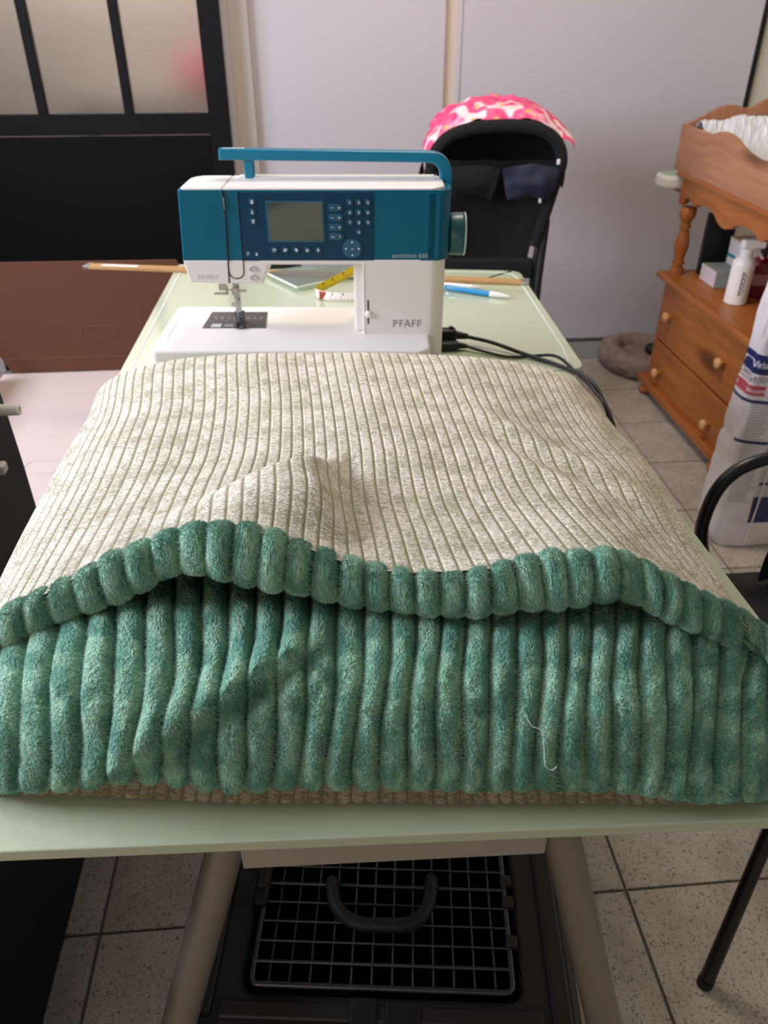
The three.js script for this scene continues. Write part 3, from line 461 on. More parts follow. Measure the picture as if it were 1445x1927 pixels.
// ---------------------------------------------------------------- the sewing machine
{
  const XC = -0.11, DC = 1.28, m = thing('sewing_machine', 'teal and white computer sewing machine standing on the glass table behind the cushion', 'sewing machine', aligned(XC, TABLE, DC), -YAW);
  const x = (v) => v - XC, z = (D) => -(D - DC);
  const sx = (pts) => pts.map(([a, b]) => [x(a), b]);
  // lower body and the white bed
  part('base', [slab(roundRect(x(-0.345), x(0.098), -0.135, 0.05, 0.02), 0.004, 0.034, 0.002), ...[[-0.31, 0.03], [0.06, 0.03], [-0.31, -0.11], [0.06, -0.11]].map(([a, b]) => new THREE.CylinderGeometry(0.012, 0.013, 0.006, 16).translate(x(a), 0.003, b))], M.white, m);
  part('bed', slab(roundRect(x(-0.379), x(0.076), -0.142, 0.078, [0.012, 0.012, 0.022, 0.012]), 0.03, 0.071, 0.004), M.bedWhite, m);
  part('bed_seam', box(x(-0.3625), x(-0.3615), 0.0708, 0.0713, -0.07, 0.02, 0), M.paleGrey, m);
  // upright column
  part('column', [slab(roundRect(x(-0.0345), x(0.1), -0.105, 0.001, [0.01, 0.02, 0.026, 0.004]), 0.02, 0.193, 0.0015), box(x(-0.05), x(-0.03), 0.07, 0.19, -0.1, -0.012, 0.006)], M.white, m);
  part('column_edge', box(x(-0.0345), x(-0.0315), 0.072, 0.19, -0.003, 0.0018, 0.001), M.bedWhite, m);
  // arm and head
  const headLow = outline(sx([[-0.323, 0.1935], [-0.1845, 0.1935], [-0.1975, 0.155], [-0.3165, 0.1575]]));
  part('head_cover', plate(headLow, -0.1, 0.0005, 0.0025), M.white, m);
  part('arm_underside', box(x(-0.2), x(0.06), 0.1868, 0.1945, -0.102, 0.0006, 0.002), M.white, m);
  const armShape = outline(sx([[-0.3175, 0.2995], [0.09, 0.2975], [0.09, 0.193], [-0.3235, 0.193]]));
  const arm = part('arm', [plate(armShape, -0.105, 0, 0.003), slab(roundRect(x(0.06), x(0.1045), -0.105, 0, [0.01, 0.024, 0.024, 0.01]), 0.193, 0.298, 0.002)], M.teal, m);
  part('arm_rim', slab(roundRect(x(-0.318), x(0.1045), -0.108, -0.0005, [0.03, 0.024, 0.016, 0.006]), 0.293, 0.3005, 0.002), M.teal, m);
  const lid = part('lid', [slab(roundRect(x(-0.3135), x(-0.2487), -0.103, -0.0015, [0.03, 0.001, 0.001, 0.008]), 0.296, 0.3035, 0.0025), slab(roundRect(x(-0.2475), x(0.0945), -0.103, -0.0015, [0.001, 0.02, 0.022, 0.001]), 0.296, 0.3035, 0.0025), box(x(-0.235), x(0.082), 0.302, 0.3055, -0.1, -0.072, 0.0015)], M.bedWhite, m);
  part('lid_groove', box(x(-0.235), x(0.084), 0.3028, 0.3039, -0.0722, -0.069, 0.0004), M.paleGrey, lid);
  // dark control panel
  const pan = part('control_panel', plate(outline(sx([[-0.2235, 0.2968], [-0.0159, 0.2968], [-0.0167, 0.1935], [-0.2262, 0.1935]])), -0.001, 0.0008, 0.0004), M.navy, m);
  const bez = part('screen', box(x(-0.1835), x(-0.0935), 0.2224, 0.2848, 0.0004, 0.0016, 0.0006), M.bezel, m);
  part('display', box(x(-0.1805), x(-0.0962), 0.2248, 0.2828, 0.0012, 0.002, 0.0003), M.screen, bez);
  // buttons with their printed symbols: one drawn sheet of 8 by 4 cells
  const glyphs = drawn(1024, 512, (c, w, h) => {
    c.fillStyle = '#0a4763'; c.fillRect(0, 0, w, h); c.fillStyle = c.strokeStyle = '#eef4f5'; c.textAlign = 'center'; c.textBaseline = 'middle';
    const cell = (k, f) => { c.save(); c.translate((k % 8) * 128 + 64, Math.floor(k / 8) * 128 + 64); c.lineWidth = 8; f(); c.restore(); };
    '1234567890'.split('').forEach((d, k) => cell(k, () => { c.font = 'bold 62px sans-serif'; c.fillText(d, 0, 4); }));
    cell(10, () => c.fillRect(-24, -5, 48, 10)); cell(11, () => { c.fillRect(-26, -5, 52, 10); c.fillRect(-5, -26, 10, 52); });
    cell(12, () => { c.font = 'bold 40px sans-serif'; c.fillText('abc', 0, 0); }); cell(13, () => { c.font = 'bold 66px serif'; c.fillText('i', 0, 0); });
    cell(14, () => { c.font = 'bold 40px sans-serif'; c.fillText('OK', 0, 2); });
    cell(15, () => { c.fillRect(-18, -30, 10, 60); c.fillRect(-2, -30, 20, 60); c.fillRect(-26, 20, 52, 10); });
    cell(16, () => { c.fillRect(-5, -32, 10, 40); c.beginPath(); c.arc(0, 18, 17, 0, 7); c.fill(); });
    cell(17, () => { c.beginPath(); c.moveTo(-24, -30); c.lineTo(18, 30); c.moveTo(24, -30); c.lineTo(-18, 30); c.moveTo(0, -34); c.lineTo(0, 34); c.stroke(); });
    cell(18, () => { c.beginPath(); c.arc(-14, -6, 16, 3, 6.3); c.arc(16, -6, 16, 3.1, 6.3); c.lineTo(0, 28); c.closePath(); c.stroke(); });
    cell(19, () => { c.beginPath(); c.moveTo(-32, 22); c.lineTo(-22, -18); c.lineTo(0, -22); c.lineTo(-6, 20); c.closePath(); c.moveTo(2, 22); c.lineTo(10, -18); c.lineTo(34, -22); c.lineTo(28, 6); c.closePath(); c.stroke(); });
    cell(20, () => { c.beginPath(); c.arc(0, -6, 24, 0, 7); c.fill(); c.fillRect(0, 14, 30, 14); });
    cell(21, () => { c.beginPath(); c.moveTo(0, -30); c.lineTo(26, 0); c.lineTo(-26, 0); c.closePath(); c.fill(); c.fillRect(-20, 8, 40, 22); });
    cell(22, () => { c.beginPath(); c.moveTo(0, 32); c.lineTo(26, 0); c.lineTo(-26, 0); c.closePath(); c.fill(); c.fillRect(-9, -30, 18, 34); });
    cell(23, () => { c.beginPath(); c.moveTo(-8, 30); c.lineTo(-8, -26); c.lineTo(14, -26); c.lineTo(14, 4); c.stroke(); });
    cell(24, () => { c.beginPath(); c.moveTo(-20, 26); c.lineTo(4, -28); c.lineTo(18, 26); c.closePath(); c.fill(); });
    for (let k = 0; k < 4; k++) cell(25 + k, () => { c.rotate(k * Math.PI / 2); c.beginPath(); c.moveTo(0, -26); c.lineTo(30, 16); c.lineTo(-30, 16); c.closePath(); c.fill(); });
  });
  const keyFace = phys(0xffffff, 0.35, { map: glyphs }), keySide = M.bezel;
  const onCell = (g, k, r) => { const p = g.attributes.position, uv = g.attributes.uv; for (let i = 0; i < uv.count; i++) uv.setXY(i, ((k % 8) + 0.5 + p.getX(i) / r * 0.5) / 8, 1 - (Math.floor(k / 8) + 0.5 - p.getY(i) / r * 0.5) / 4); return g; };
  const key = (X, Y, k, r = 0.0056) => {
    const b = part('button', new THREE.CylinderGeometry(r * 0.92, r, 0.0024, 24).rotateX(Math.PI / 2).translate(x(X), Y, 0.0016), keySide, m);
    part('button_symbol', onCell(new THREE.CircleGeometry(r * 0.9, 24), k, r).translate(x(X), Y, 0.0029), keyFace, b); return b;
  };
  [[-0.204, 0.2836], [-0.2048, 0.2687], [-0.2045, 0.2544]].forEach(([a, b], i) => key(a, b, 15 + i));
  for (let i = 0; i < 9; i++) key(-0.0532 + (i % 3) * 0.0141, 0.2828 - Math.floor(i / 3) * 0.0149, i, 0.0052);
  key(-0.0395, 0.2383, 9, 0.0052);
  [0.2748, 0.2600, 0.2455, 0.2312].forEach((Y, i) => {
    const b = part('rocker_button', plate(roundRect(x(-0.0865), x(-0.0638), Y - 0.0058, Y + 0.0058, 0.0057), 0, 0.0028, 0.001), keySide, m);
    [[-0.0806, i < 3 ? 10 : 12], [-0.0698, i < 3 ? 11 : 13]].forEach(([X, k]) => part('button_symbol', onCell(new THREE.CircleGeometry(0.0046, 20), k, 0.005).translate(x(X), Y, 0.003), keyFace, b));
  });
  [0, 1, 2, 3, 4].forEach((i) => key(-0.1748 + i * 0.0175, 0.2105 , 18 + i, 0.0052));
  const dial = part('navigation_ring', new THREE.CylinderGeometry(0.0148, 0.0158, 0.0022, 36).rotateX(Math.PI / 2).translate(x(-0.0505), 0.2125, 0.0015), keySide, m);
  [[0, 0.0103, 25], [0.0103, 0, 26], [0, -0.0103, 27], [-0.0103, 0, 28], [0, 0, 14]].forEach(([a, b, k]) => part('button_symbol', onCell(new THREE.CircleGeometry(0.0038, 18), k, 0.0046).translate(x(-0.0505) + a, 0.2125 + b, 0.0028), keyFace, dial));
  [[-0.2175, 23], [-0.2038, 24]].forEach(([X, k]) => part('printed_symbol', onCell(new THREE.CircleGeometry(0.0042, 18), k, 0.0056).translate(x(X), 0.204, 0.001), keyFace, m));
  for (const [X, Y] of [[-0.2109, 0.1802], [-0.2113, 0.1665]]) { const b = part('start_button', new THREE.CylinderGeometry(1, 1, 0.0024, 28).scale(0.0073, 1, 0.0047).rotateX(Math.PI / 2).translate(x(X), Y, 0.001), M.paleGrey, m); part('button_symbol', new THREE.TorusGeometry(0.0042, 0.0006, 6, 20, 4.8).scale(1.2, 0.7, 1).translate(x(X), Y, 0.0023), M.grey, b); }
  // the thread path and its take-up slot
  const q = (X, Y) => [x(X), Y, 0.0006];
  part('thread_slot', [tube([q(-0.2480, 0.2995), q(-0.2476, 0.284), q(-0.2468, 0.268), q(-0.2480, 0.25), q(-0.2500, 0.205), q(-0.2512, 0.186)], 0.0012, 40, 8), tube([q(-0.2512, 0.186), q(-0.2505, 0.173), q(-0.2462, 0.1665), q(-0.2398, 0.1645), q(-0.2318, 0.1668), q(-0.2272, 0.174), q(-0.2266, 0.188), q(-0.2258, 0.24), q(-0.2245, 0.2975)], 0.0009, 60, 8), tube([q(-0.2512, 0.188), q(-0.2524, 0.157)], 0.0011, 8, 8), box(x(-0.2493), x(-0.2457), 0.266, 0.297, -0.001, 0.0016, 0.0008)], M.slot, m);
  part('take_up_lever', box(x(-0.2478), x(-0.2464), 0.272, 0.29, 0.001, 0.004, 0.0005), M.steel, m);
  part('speed_slider', [box(x(-0.0279), x(-0.0244), 0.0885, 0.1295, -0.001, 0.0012, 0.0005)], M.darkSteel, m);
  part('slider_knob', new THREE.SphereGeometry(0.0055, 18, 12).scale(1, 1.1, 0.7).translate(x(-0.0258), 0.106, 0.003), M.bedWhite, m);
  // needle, clamp, presser foot, threader hook
  const Z = z(1.315);
  part('needle_bar', [rod([x(-0.2505), 0.160, Z], [x(-0.2505), 0.120, Z], 0.0032), rod([x(-0.2505), 0.122, Z], [x(-0.2502), 0.074, Z], 0.0007, 0.0003, 8)], M.steel, m);
  part('needle_clamp', [box(x(-0.2560), x(-0.2445), 0.128, 0.139, Z - 0.005, Z + 0.006, 0.001), rod([x(-0.2445), 0.1335, Z], [x(-0.2315), 0.1335, Z], 0.0021)], M.steel, m);
  part('needle_threader', [box(x(-0.2775), x(-0.2635), 0.1345, 0.1455, Z, Z + 0.003, 0.0008), box(x(-0.2865), x(-0.2625), 0.1275, 0.1315, Z, Z + 0.004, 0.001), box(x(-0.2665), x(-0.2625), 0.1275, 0.142, Z, Z + 0.004, 0.001), rod([x(-0.2635), 0.137, Z + 0.002], [x(-0.255), 0.134, Z + 0.002], 0.0012)], M.steel, m);
  part('presser_bar', [rod([x(-0.2482), 0.157, Z - 0.009], [x(-0.2482), 0.09, Z - 0.009], 0.0037), box(x(-0.2535), x(-0.2438), 0.096, 0.118, Z - 0.007, Z + 0.001, 0.0015), rod([x(-0.2595), 0.1085, Z - 0.004], [x(-0.2535), 0.1085, Z - 0.004], 0.0032)], M.steel, m);
  part('presser_foot', [box(x(-0.2572), x(-0.2405), 0.084, 0.096, Z - 0.012, Z - 0.002, 0.0015), box(x(-0.2585), x(-0.2512), 0.0736, 0.077, Z - 0.02, Z + 0.016, 0.001), box(x(-0.2475), x(-0.2400), 0.0736, 0.077, Z - 0.02, Z + 0.016, 0.001), box(x(-0.2555), x(-0.2425), 0.0765, 0.0855, Z - 0.014, Z - 0.004, 0.001)], M.darkSteel, m);
  const np = part('needle_plate', slab(outline([[x(-0.3125), z(1.306)], [x(-0.2035), z(1.306)], [x(-0.2105), z(1.388)], [x(-0.3105), z(1.388)]]), 0.0705, 0.0722, 0.0004), M.darkSteel, m);
  part('bobbin_cover', box(x(-0.2985), x(-0.281), 0.0718, 0.0728, z(1.324), z(1.308), 0.0004), M.paleGrey, np);
  part('cover_slide', box(x(-0.276), x(-0.236), 0.0718, 0.0726, z(1.322), z(1.311), 0.0003), M.grey, np);
  part('needle_hole', box(x(-0.231), x(-0.2225), 0.0718, 0.0724, z(1.319), z(1.3145), 0), M.slot, np);
  for (let k = 0; k < 8; k++) { const g = lettering(String([3, 2, 1, 0, 1, 2, 3, 4][k]), 0.0055, 0.0002); part('plate_mark', g.rotateX(-Math.PI / 2).translate(x(-0.3) + k * 0.0115, 0.0721, z(1.352)), M.paleGrey, np); }
  // handwheel on the right end
  const wheel = part('handwheel', new THREE.LatheGeometry([[0.0, 0], [0.030, 0], [0.0325, 0.003], [0.0335, 0.02], [0.0325, 0.0255], [0.0, 0.026]].map(([a, b]) => new THREE.Vector2(a, b)), 48).rotateZ(-Math.PI / 2).translate(x(0.106), 0.2225, z(1.332)), M.wheelTeal, m);
  part('wheel_rim', new THREE.TorusGeometry(0.0322, 0.0016, 10, 48).rotateY(Math.PI / 2).translate(x(0.1315), 0.2225, z(1.332)), M.wheelRim, wheel);
  // carrying handle and its post
  const hs = new THREE.Shape(); hs.moveTo(x(-0.2625), 0.3315); hs.lineTo(x(-0.2612), 0.3475); hs.lineTo(x(0.070), 0.3435); hs.quadraticCurveTo(x(0.1085), 0.3425, x(0.1092), 0.306); hs.lineTo(x(0.1092), 0.284); hs.lineTo(x(0.0905), 0.284); hs.lineTo(x(0.0893), 0.308); hs.quadraticCurveTo(x(0.088), 0.3275, x(0.066), 0.3277); hs.closePath();
  const hd = part('handle', plate(hs, z(1.372), z(1.348), 0.003), M.tealHandle, m);
  part('handle_post', box(x(-0.2238), x(-0.2085), 0.298, 0.334, z(1.369), z(1.352), 0.002), M.tealHandle, hd);
  // lettering
  const say = (text, size, X, Y, Zat, mat, wide) => { const g = lettering(text, size), b = g.boundingBox; if (wide) g.scale(wide / (b.max.x - b.min.x), 1, 1); part('lettering', g.translate(x(X), Y, Zat), mat, m); };
  say('PFAFF', 0.0125, 0.0135, 0.0835, 0.0010, M.grey, 0.0475);
  say('PFAFF', 0.0075, -0.3035, 0.1635, 0.0005, M.paleGrey, 0.0335);
  say('ambition 620', 0.0062, 0.0125, 0.1978, 0.0002, std(0x8fa9ad, 0.5), 0.057);
  { const g = lettering('PFAFF', 0.009), b = g.boundingBox; g.scale(0.035 / (b.max.x - b.min.x), 1, 1).rotateX(-Math.PI / 2).rotateY(Math.PI).translate(x(-0.2205), 0.3472, z(1.366)); part('lettering', g, M.symbol, hd); }
}

// ---------------------------------------------------------------- small things on the table
{
  // wooden yardstick lying across the back of the table
  const a = V(-0.545, TABLE, -1.975), b = V(0.476, TABLE, -1.757), len = a.distanceTo(b), y = thing('yardstick', 'long wooden yardstick lying across the far end of the table', 'ruler', [(a.x + b.x) / 2, TABLE + 0.0035, (a.z + b.z) / 2], -Math.atan2(b.z - a.z, b.x - a.x));
  part('stick', planarUV(box(-len / 2, len / 2, -0.003, 0.004, -0.015, 0.015, 0.0012), 'z', 'x', 12, 1.6), std(0xffffff, 0.6, { map: rulerTexture }), y);
  for (const s of [-1, 1]) part('end_cap', box(s * len / 2 - 0.012, s * len / 2 + 0.002, -0.0032, 0.0043, -0.0153, 0.0153, 0.001), M.steel, y);
  const ticks = []; for (let i = 0; i < 100; i++) ticks.push(box(-len / 2 + 0.02 + i * (len - 0.04) / 100, -len / 2 + 0.0208 + i * (len - 0.04) / 100, 0.0038, 0.0043, 0.015 - (i % 10 ? 0.005 : 0.011), 0.0148, 0));
  part('scale_marks', ticks, M.crease, y);
  part('printed_label', box(-len / 2 + 0.03, -len / 2 + 0.12, 0.0038, 0.0042, -0.008, 0.006, 0), M.symbol, y);
  // clear acrylic quilting ruler
  const q = thing('quilting_ruler', 'clear acrylic quilting ruler lying behind the sewing machine needle', 'ruler', [0.03, TABLE + 0.008, -1.87], 0.55);
  part('sheet', box(-0.13, 0.13, 0, 0.003, -0.07, 0.07, 0.0006), phys(0xd8e2dc, 0.08, { transmission: 1, thickness: 0, ior: 1.49 }), q);
  const rules = []; for (let i = 0; i <= 10; i++) { rules.push(box(-0.125 + i * 0.025, -0.1243 + i * 0.025, 0.0031, 0.0033, -0.068, 0.068, 0)); if (i < 6) rules.push(box(-0.128, 0.128, 0.0031, 0.0033, -0.0625 + i * 0.025, -0.0618 + i * 0.025, 0)); }
  part('grid_lines', rules, M.grey, q);
  part('edge', [box(-0.131, 0.131, 0, 0.0034, 0.068, 0.071, 0.0005), box(-0.131, -0.128, 0, 0.0034, -0.07, 0.07, 0.0005)], M.glassLine, q);
  const k = thing('needle_case', 'flat black case with a white label lying behind the sewing machine', 'case', [-0.085, TABLE, -1.945], 0.05);
  part('case', box(-0.035, 0.05, 0.0005, 0.012, -0.02, 0.02, 0.003), M.black, k); part('label', box(-0.03, 0.0, 0.0119, 0.0126, -0.012, 0.012, 0), M.paper, k);
  // tape measure: a yellow ribbon standing on edge, looping down to its white back
  const tapeMap = (base, ink) => drawn(1024, 64, (c, w, h) => { c.fillStyle = base; c.fillRect(0, 0, w, h); c.fillStyle = ink; for (let i = 0; i < 64; i++) { c.fillRect(i * 16, 0, 3, i % 4 ? 18 : 34); c.fillRect(i * 16 + 8, 0, 2, 10); } c.font = 'bold 26px sans-serif'; for (let i = 0; i < 16; i++) c.fillText(String(i + 1), i * 64 + 6, 58); });
  const tm = thing('tape_measure', 'yellow tape measure looping on the table seen under the machine arm', 'tape measure', [0.0, TABLE, -1.7]);
  const ribbon = (pts, h, name, mat) => { const c = new THREE.CatmullRomCurve3(pts.map((p) => V(...p))), g = sheet(60, 3, (a, b) => { const p = c.getPoint(a); return [p.x, p.y + (b - 0.5) * h, p.z - (b - 0.5) * 0.006]; }, null, (a, b) => [a * 0.45, 1 - b]); part(name, g, mat, tm); };
  ribbon([[0.16, 0.035, -0.13], [0.10, 0.030, -0.115], [0.05, 0.020, -0.07], [0.01, 0.0115, -0.035], [-0.003, 0.010, -0.012]], 0.019, 'yellow_ribbon', std(0xffffff, 0.5, { map: tapeMap('#f2d21e', '#3a3208'), side: THREE.DoubleSide }));
  ribbon([[-0.003, 0.010, -0.012], [0.0, 0.0105, 0.008], [0.02, 0.0105, 0.024], [0.06, 0.0105, 0.034], [0.13, 0.0105, 0.036]], 0.017, 'white_ribbon', std(0xffffff, 0.5, { map: tapeMap('#f0ebdf', '#8a3c22'), side: THREE.DoubleSide }));
  part('red_tab', box(0.004, 0.018, 0.003, 0.018, 0.011, 0.022, 0.001), std(0xc0563c, 0.6), tm);
  // pens
  const pen = thing('marker_pen', 'bright blue pen with a white tip lying right of the sewing machine', 'pen', [0.345, TABLE + 0.0065, -1.69], -0.53);
  part('barrel', rod([-0.07, 0, 0], [0.035, 0, 0], 0.0058, 0.0062), std(0x1c8fc4, 0.4), pen); part('tip', new THREE.LatheGeometry([[0.0062, 0], [0.0058, 0.02], [0.003, 0.04], [0.0004, 0.046]].map(([r, h]) => new THREE.Vector2(r, h)), 20).rotateZ(-Math.PI / 2).translate(0.035, 0, 0), M.bedWhite, pen); part('end_plug', rod([-0.072, 0, 0], [-0.07, 0, 0], 0.005), M.bedWhite, pen);
  const chalk = thing('chalk_pencil', 'short white chalk pencil lying beyond the blue pen', 'pencil', [0.318, TABLE + 0.005, -1.742], -0.35);
  part('barrel', rod([-0.05, 0, 0], [0.03, 0, 0], 0.0048), M.bedWhite, chalk); part('point', rod([0.03, 0, 0], [0.05, 0, 0], 0.0048, 0.0008), M.paper, chalk);
  const wrap = thing('plastic_wrapper', 'crumpled clear plastic wrapper beside the blue pen', 'wrapper', [0.272, TABLE + 0.012, -1.668], -0.4);
  part('film', sheet(26, 14, (a, b) => { const t = b * Math.PI * 2, r = 0.012 + 0.004 * vnoise(a * 6, b * 5, 1e6, 5, 3); return [(a - 0.5) * 0.05, Math.cos(t) * r, Math.sin(t) * r * 1.3]; }), M.clear, wrap);
  // mains plug and cables
  const cable = thing('power_cable', 'black mains cable plugged into the sewing machine and hanging over the table edge', 'cable', [0.238, TABLE, -1.402]);
  part('plug', [box(-0.035, 0.018, 0.006, 0.03, -0.012, 0.012, 0.005), rod([0.018, 0.017, 0], [0.04, 0.015, 0.004], 0.008, 0.005), box(0.004, 0.012, 0.03, 0.034, -0.004, 0.004, 0.001)], M.cord, cable);
  part('cord', tube([[0.036, 0.015, 0.003], [0.08, 0.012, 0.03], [0.13, 0.006, 0.075], [0.18, 0.0045, 0.13], [0.212, 0.005, 0.19], [0.226, -0.012, 0.24], [0.236, -0.06, 0.31], [0.235, -0.16, 0.37], [0.215, -0.4, 0.39], [0.2, -0.7, 0.36], [0.26, -0.75, 0.2]], 0.0038, 120, 8), M.cord, cable);
  const c2 = thing('pedal_cable', 'thinner black cable from the lower plug running beside the mains cable', 'cable', [0.235, TABLE, -1.37]);
  part('plug', [box(-0.03, 0.022, 0.003, 0.016, -0.009, 0.009, 0.003), rod([0.022, 0.009, 0], [0.036, 0.008, 0.003], 0.006, 0.004)], M.cord, c2);
  part('cord', tube([[0.034, 0.008, 0.003], [0.08, 0.004, 0.035], [0.11, 0.004, 0.052], [0.15, 0.0042, 0.05], [0.185, 0.012, 0.075], [0.205, 0.004, 0.13], [0.216, 0.0, 0.2], [0.226, -0.03, 0.26], [0.235, -0.2, 0.32], [0.22, -0.7, 0.3], [0.1, -0.75, 0.1]], 0.0028, 110, 8), M.cord, c2);
}

// ---------------------------------------------------------------- carton and black cabinet left of the table
{
  const c = thing('machine_carton', 'open carton with brown inside flap raised and white flap folded flat, left of the table', 'box', [-0.66, 0, -1.85]);
  const X0 = -0.93, X1 = -0.40, Z0 = -2.25, Z1 = -1.36, x = (v) => v + 0.66, z = (v) => v + 1.85, top = 0.377;
  part('body', [box(x(X0), x(X1), 0, top - 0.006, z(Z0), z(Z0) + 0.006, 0.001), box(x(X0), x(X1), 0, top - 0.006, z(Z1) - 0.006, z(Z1), 0.001), box(x(X0), x(X0) + 0.006, 0, top - 0.006, z(Z0), z(Z1), 0.001), box(x(X1) - 0.006, x(X1), 0, top - 0.006, z(Z0), z(Z1), 0.001)], M.boardWhite, c);
  const f = part('white_flap', box(x(X0), x(X1), top - 0.006, top, z(Z0) + 0.004, z(Z1), 0.001), M.boardWhite, c);
  part('hand_hole', tube([...Array(24)].map((_, i) => { const t = i / 24 * Math.PI * 2, cx = Math.cos(t), s = Math.sin(t); return [x(-0.665) + Math.sign(cx) * 0.022 + cx * 0.02, top + 0.0002, z(-1.672) + s * 0.03]; }), 0.0009, 96, 6, true), std(0xc4b2ae, 0.8), f);
  const hole = new THREE.Path(), sh = outline([[x(-0.905), top], [x(-0.56), top], [x(-0.385), top + 0.26], [x(-0.372), top + 0.298], [x(-0.388), top + 0.318], [x(-1.05), top + 0.323]]);
  const bf = part('brown_flap', plate(sh, z(Z0) - 0.006, z(Z0), 0.001), M.cardboard, c);
  part('crease', box(x(-0.92), x(-0.57), top + 0.041, top + 0.0445, z(Z0) - 0.001, z(Z0) + 0.0012, 0.0008), M.crease, bf);
  part('hand_hole', tube([...Array(24)].map((_, i) => { const t = i / 24 * Math.PI * 2, cx = Math.cos(t), s = Math.sin(t); return [x(-0.632) + Math.sign(cx) * 0.032 + cx * 0.02, top + 0.114 + s * 0.021, z(Z0) + 0.0002]; }), 0.0012, 96, 6, true), M.crease, bf);
  part('side_flap', plate(outline([[0, 0], [0.5, 0], [0.46, 0.16], [0.03, 0.12]]), -0.003, 0.003, 0.001).rotateY(-Math.PI / 2).rotateZ(0.12).translate(x(X0) - 0.0, top, z(-2.19)), M.boardWhite, c);

  const k = thing('black_cabinet', 'tall matt black cabinet at the left edge, its ridged lid above table height', 'cabinet', [-0.64, 0, -0.7]);
  const bx = (v) => v + 0.64, bz = (v) => v + 0.7;
  const shell = new THREE.BufferGeometry();
  { // tapering body: wider at the foot than at the top
    const g = new THREE.BoxGeometry(1, 1, 1, 1, 6, 1), p = g.attributes.position;
    for (let i = 0; i < p.count; i++) { const t = p.getY(i) + 0.5, xr = lerp(-0.466, -0.492, t), xl = -0.86, z0 = lerp(-1.11, -1.158, smoothstep(t, 0, 0.9)), z1 = -0.3; p.setXYZ(i, bx(p.getX(i) > 0 ? xr : xl), t * 0.80, bz(p.getZ(i) > 0 ? z1 : z0)); }
    g.computeVertexNormals(); part('body', g, std(0x121317, 0.6), k);
  }
  const lid = []; for (let i = 0; i < 7; i++) lid.push(rod([bx(-0.86), 0.82 + 0.012 * Math.sin(i), bz(-1.13 + i * 0.035)], [bx(-0.505), 0.82 + 0.012 * Math.sin(i), bz(-1.13 + i * 0.035)], 0.022));
  part('ridged_lid', [...lid, box(bx(-0.86), bx(-0.5), 0.78, 0.815, bz(-1.14), bz(-0.3), 0.01)], M.foam, k);
  part('tube', [new THREE.LatheGeometry([[0.0045, 0], [0.0085, 0], [0.009, 0.002], [0.009, 0.075], [0.0045, 0.075], [0.0045, 0]].map(([a, b]) => new THREE.Vector2(a, b)), 24).rotateZ(Math.PI / 2).translate(bx(-0.459), 0.778, bz(-1.13))], M.bedWhite, k, 'white plastic tube end');
  part('catch', box(bx(-0.50), bx(-0.462), 0.722, 0.738, bz(-1.045), bz(-1.025), 0.004), M.paleGrey, k, 'small pale catch');
}
